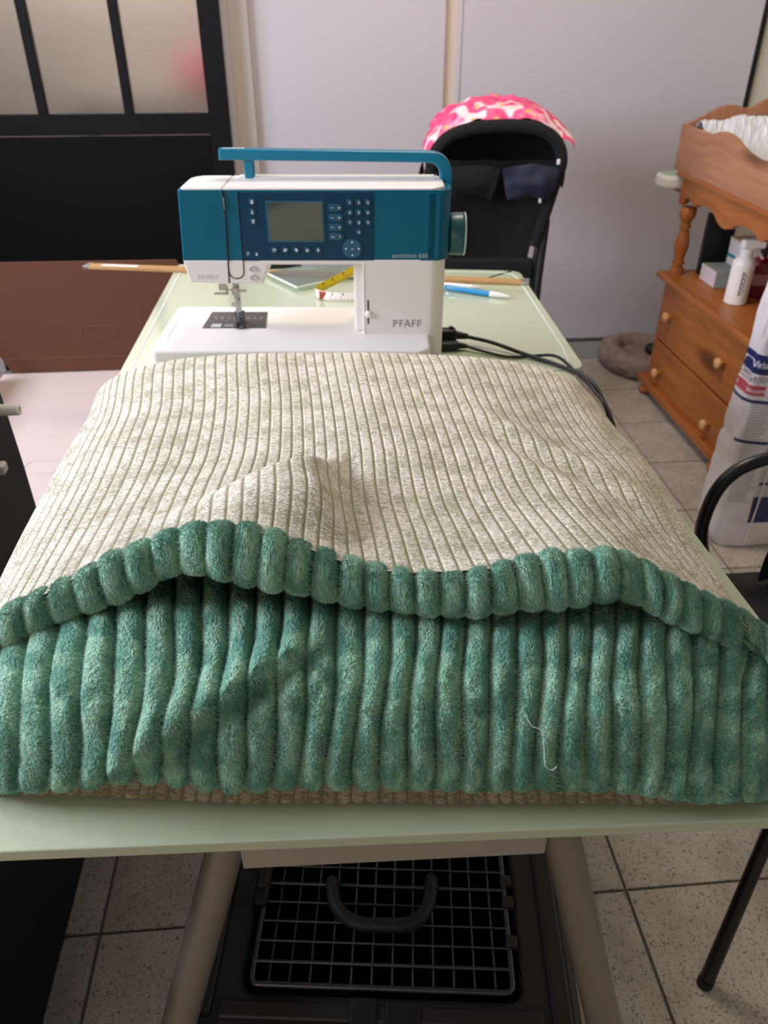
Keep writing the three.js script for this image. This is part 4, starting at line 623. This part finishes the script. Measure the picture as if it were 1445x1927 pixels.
// ---------------------------------------------------------------- wooden changing dresser on the right
{
  const d = thing('changing_dresser', 'orange pine changing dresser with turned posts and two drawers against the right wall', 'dresser', [1.5, 0, -2.45]);
  const x = (v) => v - 1.5, z = (v) => v + 2.45, XF = 1.27, XB = 1.735, ZF = -2.795, ZN = -2.10;
  const wood = (g, a, b) => planarUV(g, a, b, 1.6, 1.6, 0.13, 0.2);
  part('carcass', [box(x(XF + 0.012), x(XB), 0.06, 0.445, z(ZF), z(ZN), 0.002)].map((g) => wood(g, 'y', 'x'))[0], M.pine, d);
  part('shelf', wood(box(x(XF - 0.022), x(XB), 0.443, 0.466, z(ZF - 0.02), z(ZN + 0.02), 0.006), 'x', 'z'), M.pine, d);
  for (const [y0, y1, ky] of [[0.232, 0.432, 0.339], [0.062, 0.222, 0.124]]) {
    const dr = part('drawer', wood(box(x(XF), x(XF + 0.02), y0, y1, z(ZF + 0.03), z(ZN - 0.03), 0.004), 'y', 'z'), M.pine, d);
    for (const kz of [-2.664, -2.235]) part('knob', new THREE.LatheGeometry([[0.0, 0], [0.008, 0], [0.0075, 0.008], [0.0155, 0.016], [0.0175, 0.023], [0.0145, 0.03], [0, 0.033]].map(([a, b]) => new THREE.Vector2(a, b)), 24).rotateZ(Math.PI / 2).translate(x(XF), ky, z(kz)), M.knob, dr);
  }
  part('plinth', [box(x(XF - 0.022), x(XB), 0.034, 0.068, z(ZF - 0.018), z(ZN + 0.018), 0.008)].map((g) => wood(g, 'y', 'z'))[0], M.pine, d);
  for (const [a, b] of [[XF + 0.004, ZF + 0.035], [XF + 0.004, ZN - 0.035], [XB - 0.05, ZF + 0.03], [XB - 0.05, ZN - 0.03]]) part('bun_foot', new THREE.SphereGeometry(0.032, 20, 14).scale(1, 0.56, 1).translate(x(a), 0.018, z(b)), M.pine, d);
  // turned posts carrying the top
  const post = [[0.02, 0], [0.02, 0.02], [0.013, 0.03], [0.019, 0.04], [0.014, 0.052], [0.017, 0.07], [0.021, 0.10], [0.018, 0.13], [0.012, 0.158], [0.018, 0.165], [0.012, 0.175], [0.016, 0.185], [0.023, 0.2], [0.023, 0.23], [0.0, 0.23]].map(([a, b]) => new THREE.Vector2(a * 1.22, b));
  for (const [a, b] of [[XF + 0.03, ZF + 0.03], [XF + 0.03, ZN - 0.03]]) part('turned_post', new THREE.LatheGeometry(post, 28).translate(x(a), 0.466, z(b)), M.pine, d);
  part('back_panel', wood(box(x(XB - 0.02), x(XB), 0.466, 0.8, z(ZF), z(ZN), 0.002), 'y', 'z'), M.wallSide, d);
  // scalloped apron under the tray, front and far end
  const scallop = (l) => { const s = new THREE.Shape(); s.moveTo(0, 0.1); s.lineTo(0, 0.012); s.quadraticCurveTo(0.01, 0.0, 0.03, 0.012); s.quadraticCurveTo(0.055, 0.05, 0.09, 0.03); s.quadraticCurveTo(0.12, 0.012, 0.15, 0.032); s.quadraticCurveTo(l * 0.35, 0.05, l * 0.42, 0.018); s.quadraticCurveTo(l * 0.5, -0.01, l * 0.58, 0.018); s.quadraticCurveTo(l * 0.65, 0.05, l - 0.15, 0.032); s.quadraticCurveTo(l - 0.12, 0.012, l - 0.09, 0.03); s.quadraticCurveTo(l - 0.055, 0.05, l - 0.03, 0.012); s.quadraticCurveTo(l - 0.01, 0, l, 0.012); s.lineTo(l, 0.1); return s; };
  part('apron', wood(plate(scallop(ZN - ZF), -0.009, 0.009, 0.002).rotateY(-Math.PI / 2).translate(x(XF + 0.012), 0.695, z(ZF)), 'y', 'z'), M.pine, d);
  part('side_apron', wood(plate(scallop(XB - XF), -0.009, 0.009, 0.002).translate(x(XF), 0.695, z(ZF + 0.01)), 'x', 'y'), M.pine, d);
  part('top_board', wood(box(x(XF - 0.01), x(XB), 0.79, 0.803, z(ZF - 0.03), z(ZN + 0.02), 0.003), 'x', 'z'), M.pine, d);
  part('rear_ledge', wood(box(x(XF + 0.02), x(XB), 0.728, 0.742, z(ZF - 0.16), z(ZF + 0.01), 0.003), 'x', 'z'), M.pine, d);
  // the tray with its wavy boards
  const TF = -2.865, TN = -2.02, L = TN - TF, tray = part('tray', wood(box(x(XF), x(XB), 0.803, 0.818, z(TF), z(TN), 0.002), 'x', 'z'), M.pine, d);
  const fs = new THREE.Shape(); fs.moveTo(0, 0); fs.lineTo(0, 0.143); fs.lineTo(0.225, 0.138); fs.quadraticCurveTo(0.25, 0.146, 0.27, 0.152); fs.quadraticCurveTo(0.33, 0.164, 0.40, 0.146); fs.quadraticCurveTo(0.47, 0.12, 0.55, 0.116); fs.lineTo(0.64, 0.118); fs.quadraticCurveTo(0.76, 0.15, L, 0.143); fs.lineTo(L, 0);
  part('front_board', wood(plate(fs, -0.008, 0.008, 0.002).rotateY(-Math.PI / 2).translate(x(XF + 0.002), 0.803, z(TF)), 'y', 'z'), M.pineLight, tray);
  part('rear_board', wood(plate(fs, -0.008, 0.008, 0.002).rotateY(-Math.PI / 2).translate(x(XB - 0.008), 0.803, z(TF)), 'y', 'z'), M.pineLight, tray);
  const es = new THREE.Shape(); es.moveTo(0, 0); es.lineTo(0, 0.143); es.quadraticCurveTo(0.05, 0.16, 0.09, 0.186); es.quadraticCurveTo(0.14, 0.208, 0.18, 0.196); es.quadraticCurveTo(0.21, 0.183, 0.24, 0.202); es.quadraticCurveTo(0.32, 0.25, 0.4, 0.21); es.lineTo(XB - XF, 0.143); es.lineTo(XB - XF, 0);
  part('end_board', wood(plate(es, -0.008, 0.008, 0.002).translate(x(XF), 0.803, z(TF + 0.008)), 'x', 'y'), M.pineLight, tray);
  part('near_board', wood(box(x(XF), x(XB), 0.803, 0.93, z(TN - 0.016), z(TN), 0.002), 'x', 'y'), M.pineLight, tray);

  // terry cloth lying in the tray, rolled over the far end
  const th = (a, b) => { const X = lerp(1.30, 1.70, a), Zc = lerp(-2.842, -2.06, b), roll = bell(b - 0.04, 0.07) * (0.09 + 0.03 * vnoise(a * 6, 2)) + 0.05 * smoothstep(a, 0.3, 1); return [x(X), 0.846 + roll + 0.02 * vnoise(a * 7, b * 9), z(Zc)]; };
  const tw = part('terry_towel', sheet(150, 220, th, (a, b) => 0.008 * (vnoise(a * 42, b * 74) - 0.5) + 0.004 * (vnoise(a * 90, b * 150) - 0.5)), M.terry, scene); tw.position.set(1.5, 0, -2.45); tag(tw, 'white terry towel bunched in the dresser tray over its far end', 'towel');
  tw.material.side = THREE.DoubleSide;
  // oval pack of wipes sticking out beyond the far end
  const wp = thing('wipes_pack', 'pale oval pack of wipes with green print sticking out behind the dresser', 'pack', [1.288, 0.7425, -2.885]);
  wp.scale.set(1.12, 1.15, 1.3);
  part('pack', slab(roundRect(-0.062, 0.06, -0.045, 0.05, 0.044), -0.002 + 0.002, 0.036, 0.008), M.paper, wp); part('print', slab(roundRect(-0.05, 0.05, -0.034, 0.038, 0.032), 0.0355, 0.0366, 0.0004), std(0xa8c2ae, 0.5), wp); part('print_mark', box(0.0, 0.03, 0.0362, 0.037, -0.01, 0.022, 0.0003), std(0x2a3e72, 0.5), wp);
  // things on the open shelf
  const S = 0.4665, panel = thing('dark_picture', 'dark upright picture back leaning at the far end of the dresser shelf', 'picture', [1.425, S, -2.74]);
  part('board', box(-0.05, 0.055, 0, 0.21, -0.03, -0.008, 0.003), M.black, panel); part('stand', box(-0.045, 0.05, 0, 0.02, -0.03, 0.012, 0.003), M.black, panel);
  const sticker = (bg, marks) => drawn(256, 256, (c, w, h) => { c.fillStyle = bg; c.fillRect(0, 0, w, h); marks(c); });
  const b1 = thing('medicine_box', 'white carton with a teal stripe behind the low grey box on the shelf', 'box', [1.511, S, -2.655]); b1.scale.setScalar(1.05);
  part('carton', planarUV(box(-0.06, 0.06, 0, 0.135, -0.05, 0.05, 0.001), 'x', 'y', 8.3, 7.4, 0.5, 0), std(0xffffff, 0.6, { map: sticker('#ece7e2', (c) => { c.fillStyle = '#2f93a4'; c.fillRect(0, 96, 256, 20); c.fillRect(60, 140, 150, 8); c.fillStyle = '#e3a9a6'; c.fillRect(40, 180, 150, 30); }) }), b1); part('lid', box(-0.061, 0.061, 0.13, 0.1365, -0.051, 0.051, 0.001), M.tan, b1);
  const b2 = thing('low_grey_box', 'low grey green box lying in front of the white carton', 'box', [1.40, S, -2.64]);
  part('carton', box(-0.04, 0.044, 0, 0.055, -0.06, 0.055, 0.001), std(0x9aa79f, 0.6), b2); part('end_face', box(-0.0412, -0.0395, 0.001, 0.054, -0.058, 0.053, 0.0003), std(0xd8cfd2, 0.6), b2);
  const sp = thing('spray_bottle', 'white trigger spray bottle with black lettering on the dresser shelf', 'bottle', [1.362, S, -2.43]);
  sp.scale.set(1.12, 0.91, 1.12);
  part('bottle', new THREE.LatheGeometry([[0, 0], [0.028, 0], [0.031, 0.004], [0.031, 0.135], [0.029, 0.15], [0.018, 0.166], [0.014, 0.172], [0.014, 0.18], [0, 0.18]].map(([a, b]) => new THREE.Vector2(a, b)), 32), M.bedWhite, sp);
  const hd = part('trigger_head', [box(-0.02, 0.05, 0.19, 0.222, -0.013, 0.013, 0.008), new THREE.CylinderGeometry(0.018, 0.018, 0.02, 24).translate(0, 0.182, 0)], M.bedWhite, sp); part('trigger', tube([[0.03, 0.195, 0], [0.038, 0.175, 0], [0.052, 0.155, 0]], 0.0045, 16, 8), M.bedWhite, hd);
  const letters = []; for (let i = 0; i < 9; i++) letters.push(box(-0.0013, 0.0013, -0.0035, 0.0035, 0, 0.0008, 0).translate(-0.006 + (i % 2) * 0.004, 0.045 + i * 0.0085, 0.0308));
  part('label_print', [...letters, box(-0.012, -0.0095, 0.035, 0.12, 0.0292, 0.0302, 0)], M.black, sp);
  const rb = thing('red_bottle', 'dark red bottle half hidden behind the white spray bottle', 'bottle', [1.46, S, -2.50]);
  part('bottle', new THREE.LatheGeometry([[0, 0], [0.03, 0], [0.034, 0.005], [0.034, 0.1], [0.024, 0.12], [0.014, 0.128], [0.014, 0.14], [0, 0.14]].map(([a, b]) => new THREE.Vector2(a, b)), 28), phys(0x7c1a2c, 0.3), rb); part('cap', new THREE.CylinderGeometry(0.016, 0.016, 0.03, 20).translate(0, 0.152, 0), std(0x2a2438, 0.5), rb); part('label', new THREE.CylinderGeometry(0.0345, 0.0345, 0.035, 28, 1, true).translate(0, 0.06, 0), std(0xb58a90, 0.6), rb);
}
// ---------------------------------------------------------------- sack of pet food
{
  const s = thing('pet_food_sack', 'tall white pet food sack with blue print standing in front of the dresser', 'sack', [1.262, 0, -1.80]);
  const art = drawn(1024, 1024, (c, w, h) => {
    c.fillStyle = '#e6e2e4'; c.fillRect(0, 0, w, h);   // the sheet shows 0.5 m by 0.9 m
    const X = (v) => (v + 0.25) / 0.5 * w, Y = (v) => h - v / 0.9 * h, blue = '#1f2c63';
    c.fillStyle = '#8f8d93'; for (let k = 0; k < 40; k++) { const y = 0.43 - k * 0.0072; c.fillRect(X(-0.168), Y(y), (0.06 - 0.02 * hash(k, 1, 1)) / 0.5 * w, 2.4); if (k > 3) c.fillRect(X(-0.105), Y(y), (0.3 - 0.03 * hash(k, 2, 1)) / 0.5 * w, 2.4); }
    c.fillStyle = blue; [[-0.18, 0.44, 0.07], [-0.18, 0.33, 0.075], [-0.1, 0.50, 0.3], [-0.1, 0.42, 0.3], [-0.1, 0.31, 0.3], [-0.1, 0.21, 0.3]].forEach(([a, b, l]) => c.fillRect(X(a), Y(b), l / 0.5 * w, 9));
    c.save(); c.translate(X(-0.160), Y(0.535)); c.rotate(0.05); c.fillStyle = blue; c.fillRect(-40, -26, 84, 56); c.fillStyle = '#eef0f6'; c.font = 'bold 26px sans-serif'; c.textAlign = 'center'; c.fillText('Virbac', 2, 12); c.restore();
    c.fillStyle = '#3a3f58'; c.font = '31px sans-serif'; c.fillText('Senior', X(-0.181), Y(0.487)); c.fillStyle = '#c65463'; c.fillRect(X(-0.183), Y(0.478), 90, 30); c.fillStyle = '#f2dfe2'; c.font = 'bold 18px sans-serif'; c.fillText('Neutered', X(-0.179), Y(0.459));
    c.fillStyle = blue; c.fillRect(X(-0.105), Y(0.165), 320, 92);
  });
  const hgt = 0.79, loop = (t, y) => { const k = y / hgt, hw = lerp(0.188, 0.195, k), hd = lerp(0.085, 0.02, Math.pow(k, 1.6)), n = 4.5, a = t * Math.PI * 2, cx = Math.cos(a), sz = Math.sin(a); return [Math.sign(cx) * Math.pow(Math.abs(cx), 2 / n) * hw + 0.022 * k, Math.sign(sz) * Math.pow(Math.abs(sz), 2 / n) * hd]; };
  const g = sheet(120, 90, (a, b) => { const y = Math.min(hgt, 0.004 + b * hgt), [px, pz] = loop(a, y), sag = 1 - 0.1 * bell(y - 0.0, 0.03); return [px * sag, y, pz * sag]; }, (a, b) => 0.010 * (vnoise(a * 14, b * 6, 14) - 0.5) + 0.006 * (vnoise(a * 30, b * 22, 30) - 0.5), (a, b) => { const y = 0.004 + b * hgt, [px] = loop(a, y); return [(px + 0.25) / 0.5, y / 0.9]; }, true);
  part('bag', g, phys(0xffffff, 0.32, { map: art, side: THREE.DoubleSide, clearcoat: 0.2, clearcoatRoughness: 0.3 }), s);
  const seam = (x0) => tube([0, 0.2, 0.4, 0.6, 0.8].map((y, i) => [x0 + 0.01 * Math.sin(i * 2), y + 0.02, lerp(0.088, 0.036, Math.pow(y / hgt, 1.4))]), 0.0022, 40, 6);
  part('edge_seam', seam(-0.098), M.paper, s);
  part('window_patch', box(-0.13, -0.085, 0.60, 0.68, 0.036, 0.042, 0.001), std(0x9d9ca0, 0.4), s);
  part('base', slab(roundRect(-0.165, 0.165, -0.07, 0.07, 0.03), 0.0005, 0.005, 0.001), M.paper, s);
}
// ---------------------------------------------------------------- black tubular chair at the right of the table
{
  const c = thing('black_chair', 'black tubular chair pulled up to the right side of the table', 'chair', [0.85, 0, -0.9]);
  const x = (v) => v - 0.85, z = (v) => v + 0.9, p = (a, h, b) => [x(a), h, z(b)];
  part('seat', box(x(0.665), x(1.05), 0.425, 0.452, z(-1.055), z(-0.66), 0.012, 3), M.seatBlack, c);
  part('back_tube', tube([p(0.672, 0.425, -1.045), p(0.662, 0.47, -1.075), p(0.649, 0.525, -1.082), p(0.654, 0.585, -1.084), p(0.673, 0.626, -1.086), p(0.708, 0.650, -1.088), p(0.77, 0.664, -1.09), p(0.86, 0.668, -1.09), p(0.95, 0.664, -1.09), p(1.02, 0.645, -1.088), p(1.052, 0.59, -1.084), p(1.058, 0.525, -1.082), p(1.048, 0.47, -1.075), p(1.04, 0.425, -1.045)], 0.0115, 120, 14), M.chairBlack, c);
  const leg = (a, b) => { const l = part('leg', rod(a, b, 0.0105, 0.0115, 20), M.chairBlack, c); part('foot_cap', rod(b, [b[0] - 0.002, 0, b[2] + 0.001], 0.0125, 0.0125), M.black, l); };
  leg(p(0.672, 0.43, -0.712), p(0.559, 0.014, -0.588)); leg(p(1.04, 0.43, -0.70), p(1.15, 0.014, -0.58)); leg(p(0.672, 0.43, -1.04), p(0.60, 0.014, -1.16)); leg(p(1.04, 0.43, -1.04), p(1.11, 0.014, -1.16));
  const stripes = drawn(256, 256, (k, w, h) => { k.fillStyle = '#1b1a20'; k.fillRect(0, 0, w, h); ['#b5567e', '#3a3550', '#d77b9c', '#27263a', '#5b6ea0', '#b5567e', '#24222c'].forEach((s, i) => { k.fillStyle = s; k.fillRect(70 + i * 22, 0, 12, h); }); });
  const b = thing('striped_bag', 'dark bag with pink stripes hanging on the black chair back', 'bag', [0.86, 0.41, -1.045]);
  part('bag', sheet(40, 30, (u, v) => [lerp(-0.105, 0.10, u) - 0.02 * v, lerp(0.16, 0.045, v) + 0.01 * Math.sin(u * 7), 0.03 + 0.03 * Math.sin(v * Math.PI * 0.8)], (u, v) => 0.01 * (vnoise(u * 6, v * 5) - 0.5)), std(0xffffff, 0.85, { map: stripes, side: THREE.DoubleSide }), b);
  part('bag_back', sheet(20, 10, (u, v) => [lerp(-0.105, 0.10, u) - 0.02 * v, lerp(0.16, 0.045, v) + 0.01 * Math.sin(u * 7), 0.03 - 0.012 * Math.sin(v * Math.PI)], null), std(0x1b1a20, 0.85, { side: THREE.DoubleSide }), b);
  part('strap', tube([[-0.08, 0.155, 0.03], [-0.06, 0.25, -0.03], [0.0, 0.275, -0.047], [0.06, 0.25, -0.03], [0.08, 0.155, 0.03]], 0.006, 40, 8), M.black, b);
}
// ---------------------------------------------------------------- stroller beyond the table
{
  const X0 = 0.33, D0 = 2.6, s = thing('stroller', 'black folding stroller parked beyond the table against the closet doors', 'stroller', aligned(X0, 0, D0), -YAW);
  const p = (X, h, D) => [X - X0, h, -(D - D0)];
  part('handlebar', tube([p(0.165, 0.70, 2.49), p(0.135, 0.82, 2.495), p(0.138, 0.88, 2.5), p(0.152, 0.93, 2.5), p(0.19, 0.968, 2.5), p(0.25, 0.988, 2.5), p(0.33, 0.996, 2.5), p(0.41, 0.994, 2.5), p(0.47, 0.978, 2.5), p(0.508, 0.945, 2.5), p(0.522, 0.90, 2.5), p(0.512, 0.85, 2.5), p(0.49, 0.76, 2.495), p(0.465, 0.66, 2.49)], 0.0175, 160, 14), M.foam, s);
  // backrest cloth with a loose storage pouch near its top
  const back = (a, b) => { const h = lerp(0.905, 0.60, b), w = lerp(0.365, 0.235, smoothstep(b, 0, 1)), c = lerp(0.335, 0.33, b); return p(c + (a - 0.5) * w, h, 2.515 + 0.05 * Math.sin(a * Math.PI) * Math.sin(b * Math.PI * 0.9) - 0.02); };
  part('backrest', sheet(60, 60, back, (a, b) => 0.012 * (vnoise(a * 5, b * 3) - 0.5) + 0.006 * (vnoise(a * 14, b * 4) - 0.5)), Object.assign(M.blackFabric.clone(), { side: THREE.DoubleSide }), s);
  for (const [cx, w, m] of [[0.43, 0.17, M.navyFabric], [0.255, 0.17, M.blackFabric]]) part('pouch', sheet(40, 30, (a, b) => p(cx + (a - 0.5) * w * (1 - 0.25 * b), lerp(0.885, 0.80, b) + 0.012 * Math.sin(a * Math.PI), 2.475 - 0.02 * Math.sin(a * Math.PI) * Math.sin(b * Math.PI)), (a, b) => 0.016 * (vnoise(a * 4 + cx * 30, b * 3) - 0.5)), Object.assign(m.clone(), { side: THREE.DoubleSide }), s);
  // frame
  for (const k of [0, 1]) { const a = k ? 0.475 : 0.175, w = k ? 1 : -1; part('frame_tube', tube([p(a + 0.03 * w, 0.80, 2.52), p(a, 0.62, 2.49), p(a + 0.01 * w, 0.40, 2.55), p(a + 0.03 * w, 0.12, 2.7)], 0.0125, 40, 12), M.black, s); part('frame_tube', tube([p(a + 0.02 * w, 0.74, 2.50), p(a + 0.01 * w, 0.45, 2.46), p(a + 0.04 * w, 0.09, 2.40)], 0.0125, 40, 12), M.black, s); }
  part('crossbar', box(...[0.16 - X0, 0.468 - X0], 0.562, 0.622, 0.085, 0.125, 0.012), M.foam, s);
  part('seat', box(0.19 - X0, 0.45 - X0, 0.50, 0.56, -0.28, 0.1, 0.02), M.blackFabric, s);
  part('basket', box(0.20 - X0, 0.45 - X0, 0.2, 0.34, -0.15, 0.15, 0.03), M.blackFabric, s);
  for (const [X, D] of [[0.14, 2.40], [0.53, 2.40], [0.13, 2.72], [0.53, 2.72]]) { const w = part('wheel', new THREE.TorusGeometry(0.07, 0.018, 12, 32).rotateY(Math.PI / 2).translate(...p(X, 0.088, D)), M.black, s); part('hub', rod(p(X - 0.014, 0.088, D), p(X + 0.014, 0.088, D), 0.03), M.crate, w); }
  part('buckle', box(...[0.505 - X0, 0.515 - X0], 0.895, 0.91, 0.112, 0.122, 0.003), M.paper, s); part('buckle', box(0.462 - X0, 0.47 - X0, 0.79, 0.806, 0.12, 0.128, 0.002), M.paper, s); part('buckle', box(0.487 - X0, 0.497 - X0, 0.735, 0.76, 0.1, 0.11, 0.002), M.grey, s);
  // hood: half a shell from arch to arch
  const hood = (a, b) => { const t = lerp(-0.06, 1.06, a) * Math.PI, D = lerp(2.56, 2.95, b), w = lerp(0.205, 0.2, b), h = lerp(0.150, 0.165, Math.sin(b * Math.PI)); return p(0.345 - Math.cos(t) * w, 0.872 + Math.pow(Math.max(0, Math.sin(t)), 0.72) * h + Math.min(0, Math.sin(t)) * 0.3, D); };
  part('hood', sheet(64, 30, hood, (a, b) => 0.006 * (vnoise(a * 8, b * 5) - 0.5)), Object.assign(M.blackFabric.clone(), { side: THREE.DoubleSide }), s);
  part('hood_hoop', tube([...Array(15)].map((_, i) => hood(i / 14, 0.42)), 0.011, 60, 10), M.black, s);
  part('hood_side', sheet(30, 10, (a, b) => { const q = hood(a, 0.02); return [q[0] * lerp(1, 0.9, b), lerp(q[1], 0.84, b), q[2] - 0.12 * b]; }), Object.assign(M.blackFabric.clone(), { side: THREE.DoubleSide }), s);
  // pink cover thrown over the hood
  const flowers = texture(256, 256, (u, v) => { const a = vnoise(u * 14, v * 14, 14, 14, 71), b = vnoise(u * 9, v * 9, 9, 9, 72), d = vnoise(u * 3, v * 3, 3, 3, 73); let c = mix3([0.86, 0.22, 0.45], [0.96, 0.46, 0.62], a); c = mix3(c, [0.97, 0.85, 0.87], smoothstep(b * 0.6 + d * 0.5, 0.60, 0.74)); return mix3(c, [0.93, 0.68, 0.42], smoothstep(a, 0.78, 0.88)); });
  const g = sheet(110, 44, (a, b) => { const edge = 0.10 + 0.06 * Math.sin(a * 9), q = hood(lerp(0.03, 0.86, a), lerp(-0.10, 0.5, b)), side = bell(a - 0.03, 0.09), r = bell(a - 0.97, 0.08); return [q[0] - 0.022 * side * (1 - b) + 0.01 * r, q[1] + 0.002 - 0.02 * (1 - smoothstep(b, 0, 0.2)) - 0.015 * side * (1 - b) + 0.012 * (1 - b) * Math.sin(a * 20) * 0.4, q[2] + 0.004]; }, (a, b) => 0.004 + 0.013 * vnoise(a * 16, b * 5) + 0.006 * vnoise(a * 34, b * 6), (a, b) => [a * 2.4, b * 1.0], true);
  const pk = part('pink_cover', g, std(0xffffff, 0.9, { map: flowers, side: THREE.DoubleSide }), scene); pk.position.copy(s.position); pk.rotation.y = -YAW; tag(pk, 'pink flowered cloth thrown over the stroller hood', 'cloth');
}
// ---------------------------------------------------------------- round pet bed on the floor behind the dresser
{
  const b = thing('round_pet_bed', 'round mauve grey plush pet bed on the floor by the closet', 'pet bed', [1.335, 0, -3.03]);
  const fur = std(0xb5aaa4, 0.98, { map: texture(256, 256, (u, v) => { const a = vnoise(u * 60, v * 40, 60, 40, 81), d = vnoise(u * 8, v * 8, 8, 8, 82); return mix3([0.62, 0.56, 0.53], [0.92, 0.86, 0.83], a * 0.5 + d * 0.5); }) });
  part('rim', sheet(90, 30, (a, t) => { const u = a * Math.PI * 2, v = t * Math.PI * 2, R0 = 0.115, r = 0.045 + 0.006 * (vnoise(a * 9, 1, 9) - 0.5); return [Math.cos(u) * (R0 + Math.cos(v) * r), 0.046 + Math.sin(v) * r, Math.sin(u) * (R0 + Math.cos(v) * r) * 1.25]; }, (a, t) => 0.008 * (vnoise(a * 40, t * 12, 40, 12) - 0.5)), fur, b);
  part('cushion', new THREE.SphereGeometry(0.11, 30, 16).scale(1, 0.3, 1.25).translate(0, 0.035, 0), fur, b);
  part('toy', new THREE.SphereGeometry(0.03, 20, 14).scale(1, 0.8, 1.1).translate(0.04, 0.085, 0.03), M.black, b, 'dark round toy in the bed');
}
// ---------------------------------------------------------------- pet carrier under the table
{
  const X0 = -0.005, D0 = 0.70, turn = THREE.MathUtils.degToRad(-2.0), c = thing('pet_carrier', 'dark plastic pet carrier with wire top door under the table', 'pet carrier', aligned(X0 + 0.01, 0, D0 - 0.014), -YAW + turn);
  const top = 0.338, W = 0.225, F = 0.295, hole = new THREE.Path(), roof = roundRect(-W, W, -F, F, 0.05);   // z towards the viewer is +
  const hx = 0.162, hz0 = -0.06, hz1 = 0.232, q = 0.018;
  hole.moveTo(-hx + q, hz0); hole.lineTo(-hx, hz0 + q); hole.lineTo(-hx, hz1 - q); hole.quadraticCurveTo(-hx, hz1, -hx + q, hz1); hole.lineTo(hx - q, hz1); hole.quadraticCurveTo(hx, hz1, hx, hz1 - q); hole.lineTo(hx, hz0 + q); hole.lineTo(hx - q, hz0); hole.closePath();
  roof.holes.push(hole);
  const up = part('upper_shell', [slab(roof, top - 0.02, top, 0.006)], M.crate, c);
  // walls flare outwards towards the floor
  const wall = (y0, y1, o0, o1, th) => sheet(160, 6, (a, b) => { const t = a * Math.PI * 2, n = 7, cx = Math.cos(t), sz = Math.sin(t), k = lerp(o1, o0, b), y = lerp(y1, y0, b), e = 2 / n; return [Math.sign(cx) * Math.pow(Math.abs(cx), e) * (W + k), y, Math.sign(sz) * Math.pow(Math.abs(sz), e) * (F + k)]; });
  const side = M.crate.clone(); side.side = THREE.DoubleSide;
  part('upper_wall', wall(0.16, top - 0.006, 0.022, 0.0, 0), side, up);
  const low = part('lower_shell', wall(0.012, 0.17, 0.012, 0.03, 0), side, c);
  part('floor_pan', slab(roundRect(-W - 0.01, W + 0.01, -F - 0.01, F + 0.01, 0.06), 0.004, 0.014, 0.003), M.crateDark, low);
  part('rim', [sheet(160, 8, (a, b) => { const t = a * Math.PI * 2, v = b * Math.PI * 2, cx = Math.cos(t), sz = Math.sin(t), e = 2 / 7, k = 0.028 + 0.010 * Math.cos(v); return [Math.sign(cx) * Math.pow(Math.abs(cx), e) * (W + k), 0.168 + 0.010 * Math.sin(v), Math.sign(sz) * Math.pow(Math.abs(sz), e) * (F + k)]; })], side, c);
  part('interior_shade', box(-W + 0.02, W - 0.02, 0.016, 0.024, -F + 0.02, F - 0.02, 0.004), M.slot, low);  // black sheet, the shade inside the carrier put into its colour
  for (const [a, s] of [[-W + 0.02, 0.6], [W - 0.02, 0.6]]) part('roof_rib', box(a - 0.012, a + 0.012, top - 0.004, top + 0.006, -0.25, 0.26, 0.005), M.crate, up);
  part('front_ridge', box(-W + 0.04, W - 0.04, top - 0.004, top + 0.005, 0.243, 0.262, 0.004), M.crate, up);
  part('front_latch', [box(-0.035, -0.005, top, top + 0.011, 0.238, 0.27, 0.003), box(0.005, 0.045, top, top + 0.009, 0.24, 0.268, 0.003)], M.crateDark, up);
  // wire door
  const dy = top + 0.004, rim = [[-0.152, dy, -0.05], [-0.152, dy, 0.215], [-0.145, dy, 0.225], [0.145, dy, 0.225], [0.152, dy, 0.215], [0.152, dy, -0.05]];
  const door = part('wire_door', tube(rim, 0.0034, 160, 10, false, 0.05), M.wire, c);
  for (let i = 0; i < 12; i++) part('wire', rod([-0.132 + i * 0.024, dy, -0.055], [-0.132 + i * 0.024, dy, 0.224], 0.0013, 0.0013, 8), M.wire, door);
  for (let i = 0; i < 11; i++) part('wire', rod([-0.152, dy + 0.0024, 0.200 - i * 0.0245], [0.152, dy + 0.0024, 0.200 - i * 0.0245], i % 4 ? 0.0013 : 0.002, undefined, 8), M.wire, door);
  part('latch_housing', box(-0.166, -0.147, dy - 0.004, dy + 0.012, 0.02, 0.135, 0.006), M.crateDark, door); part('latch_slide', box(-0.163, -0.15, dy + 0.01, dy + 0.016, 0.075, 0.115, 0.003), M.crate, door);
  for (const z of [0.04, 0.09, 0.118, 0.168]) part('hinge_clip', box(0.148, 0.162, dy - 0.004, dy + 0.007, z - 0.007, z + 0.007, 0.002), M.crate, door);
  part('handle', tube([[-0.068, dy + 0.002, 0.098], [-0.067, dy + 0.014, 0.112], [-0.058, dy + 0.02, 0.142], [-0.035, dy + 0.021, 0.16], [0, dy + 0.022, 0.163], [0.035, dy + 0.021, 0.159], [0.053, dy + 0.02, 0.138], [0.059, dy + 0.014, 0.106], [0.059, dy + 0.002, 0.09]], 0.0085, 80, 12), M.crateDark, door);
}

renderer.render(scene, camera);
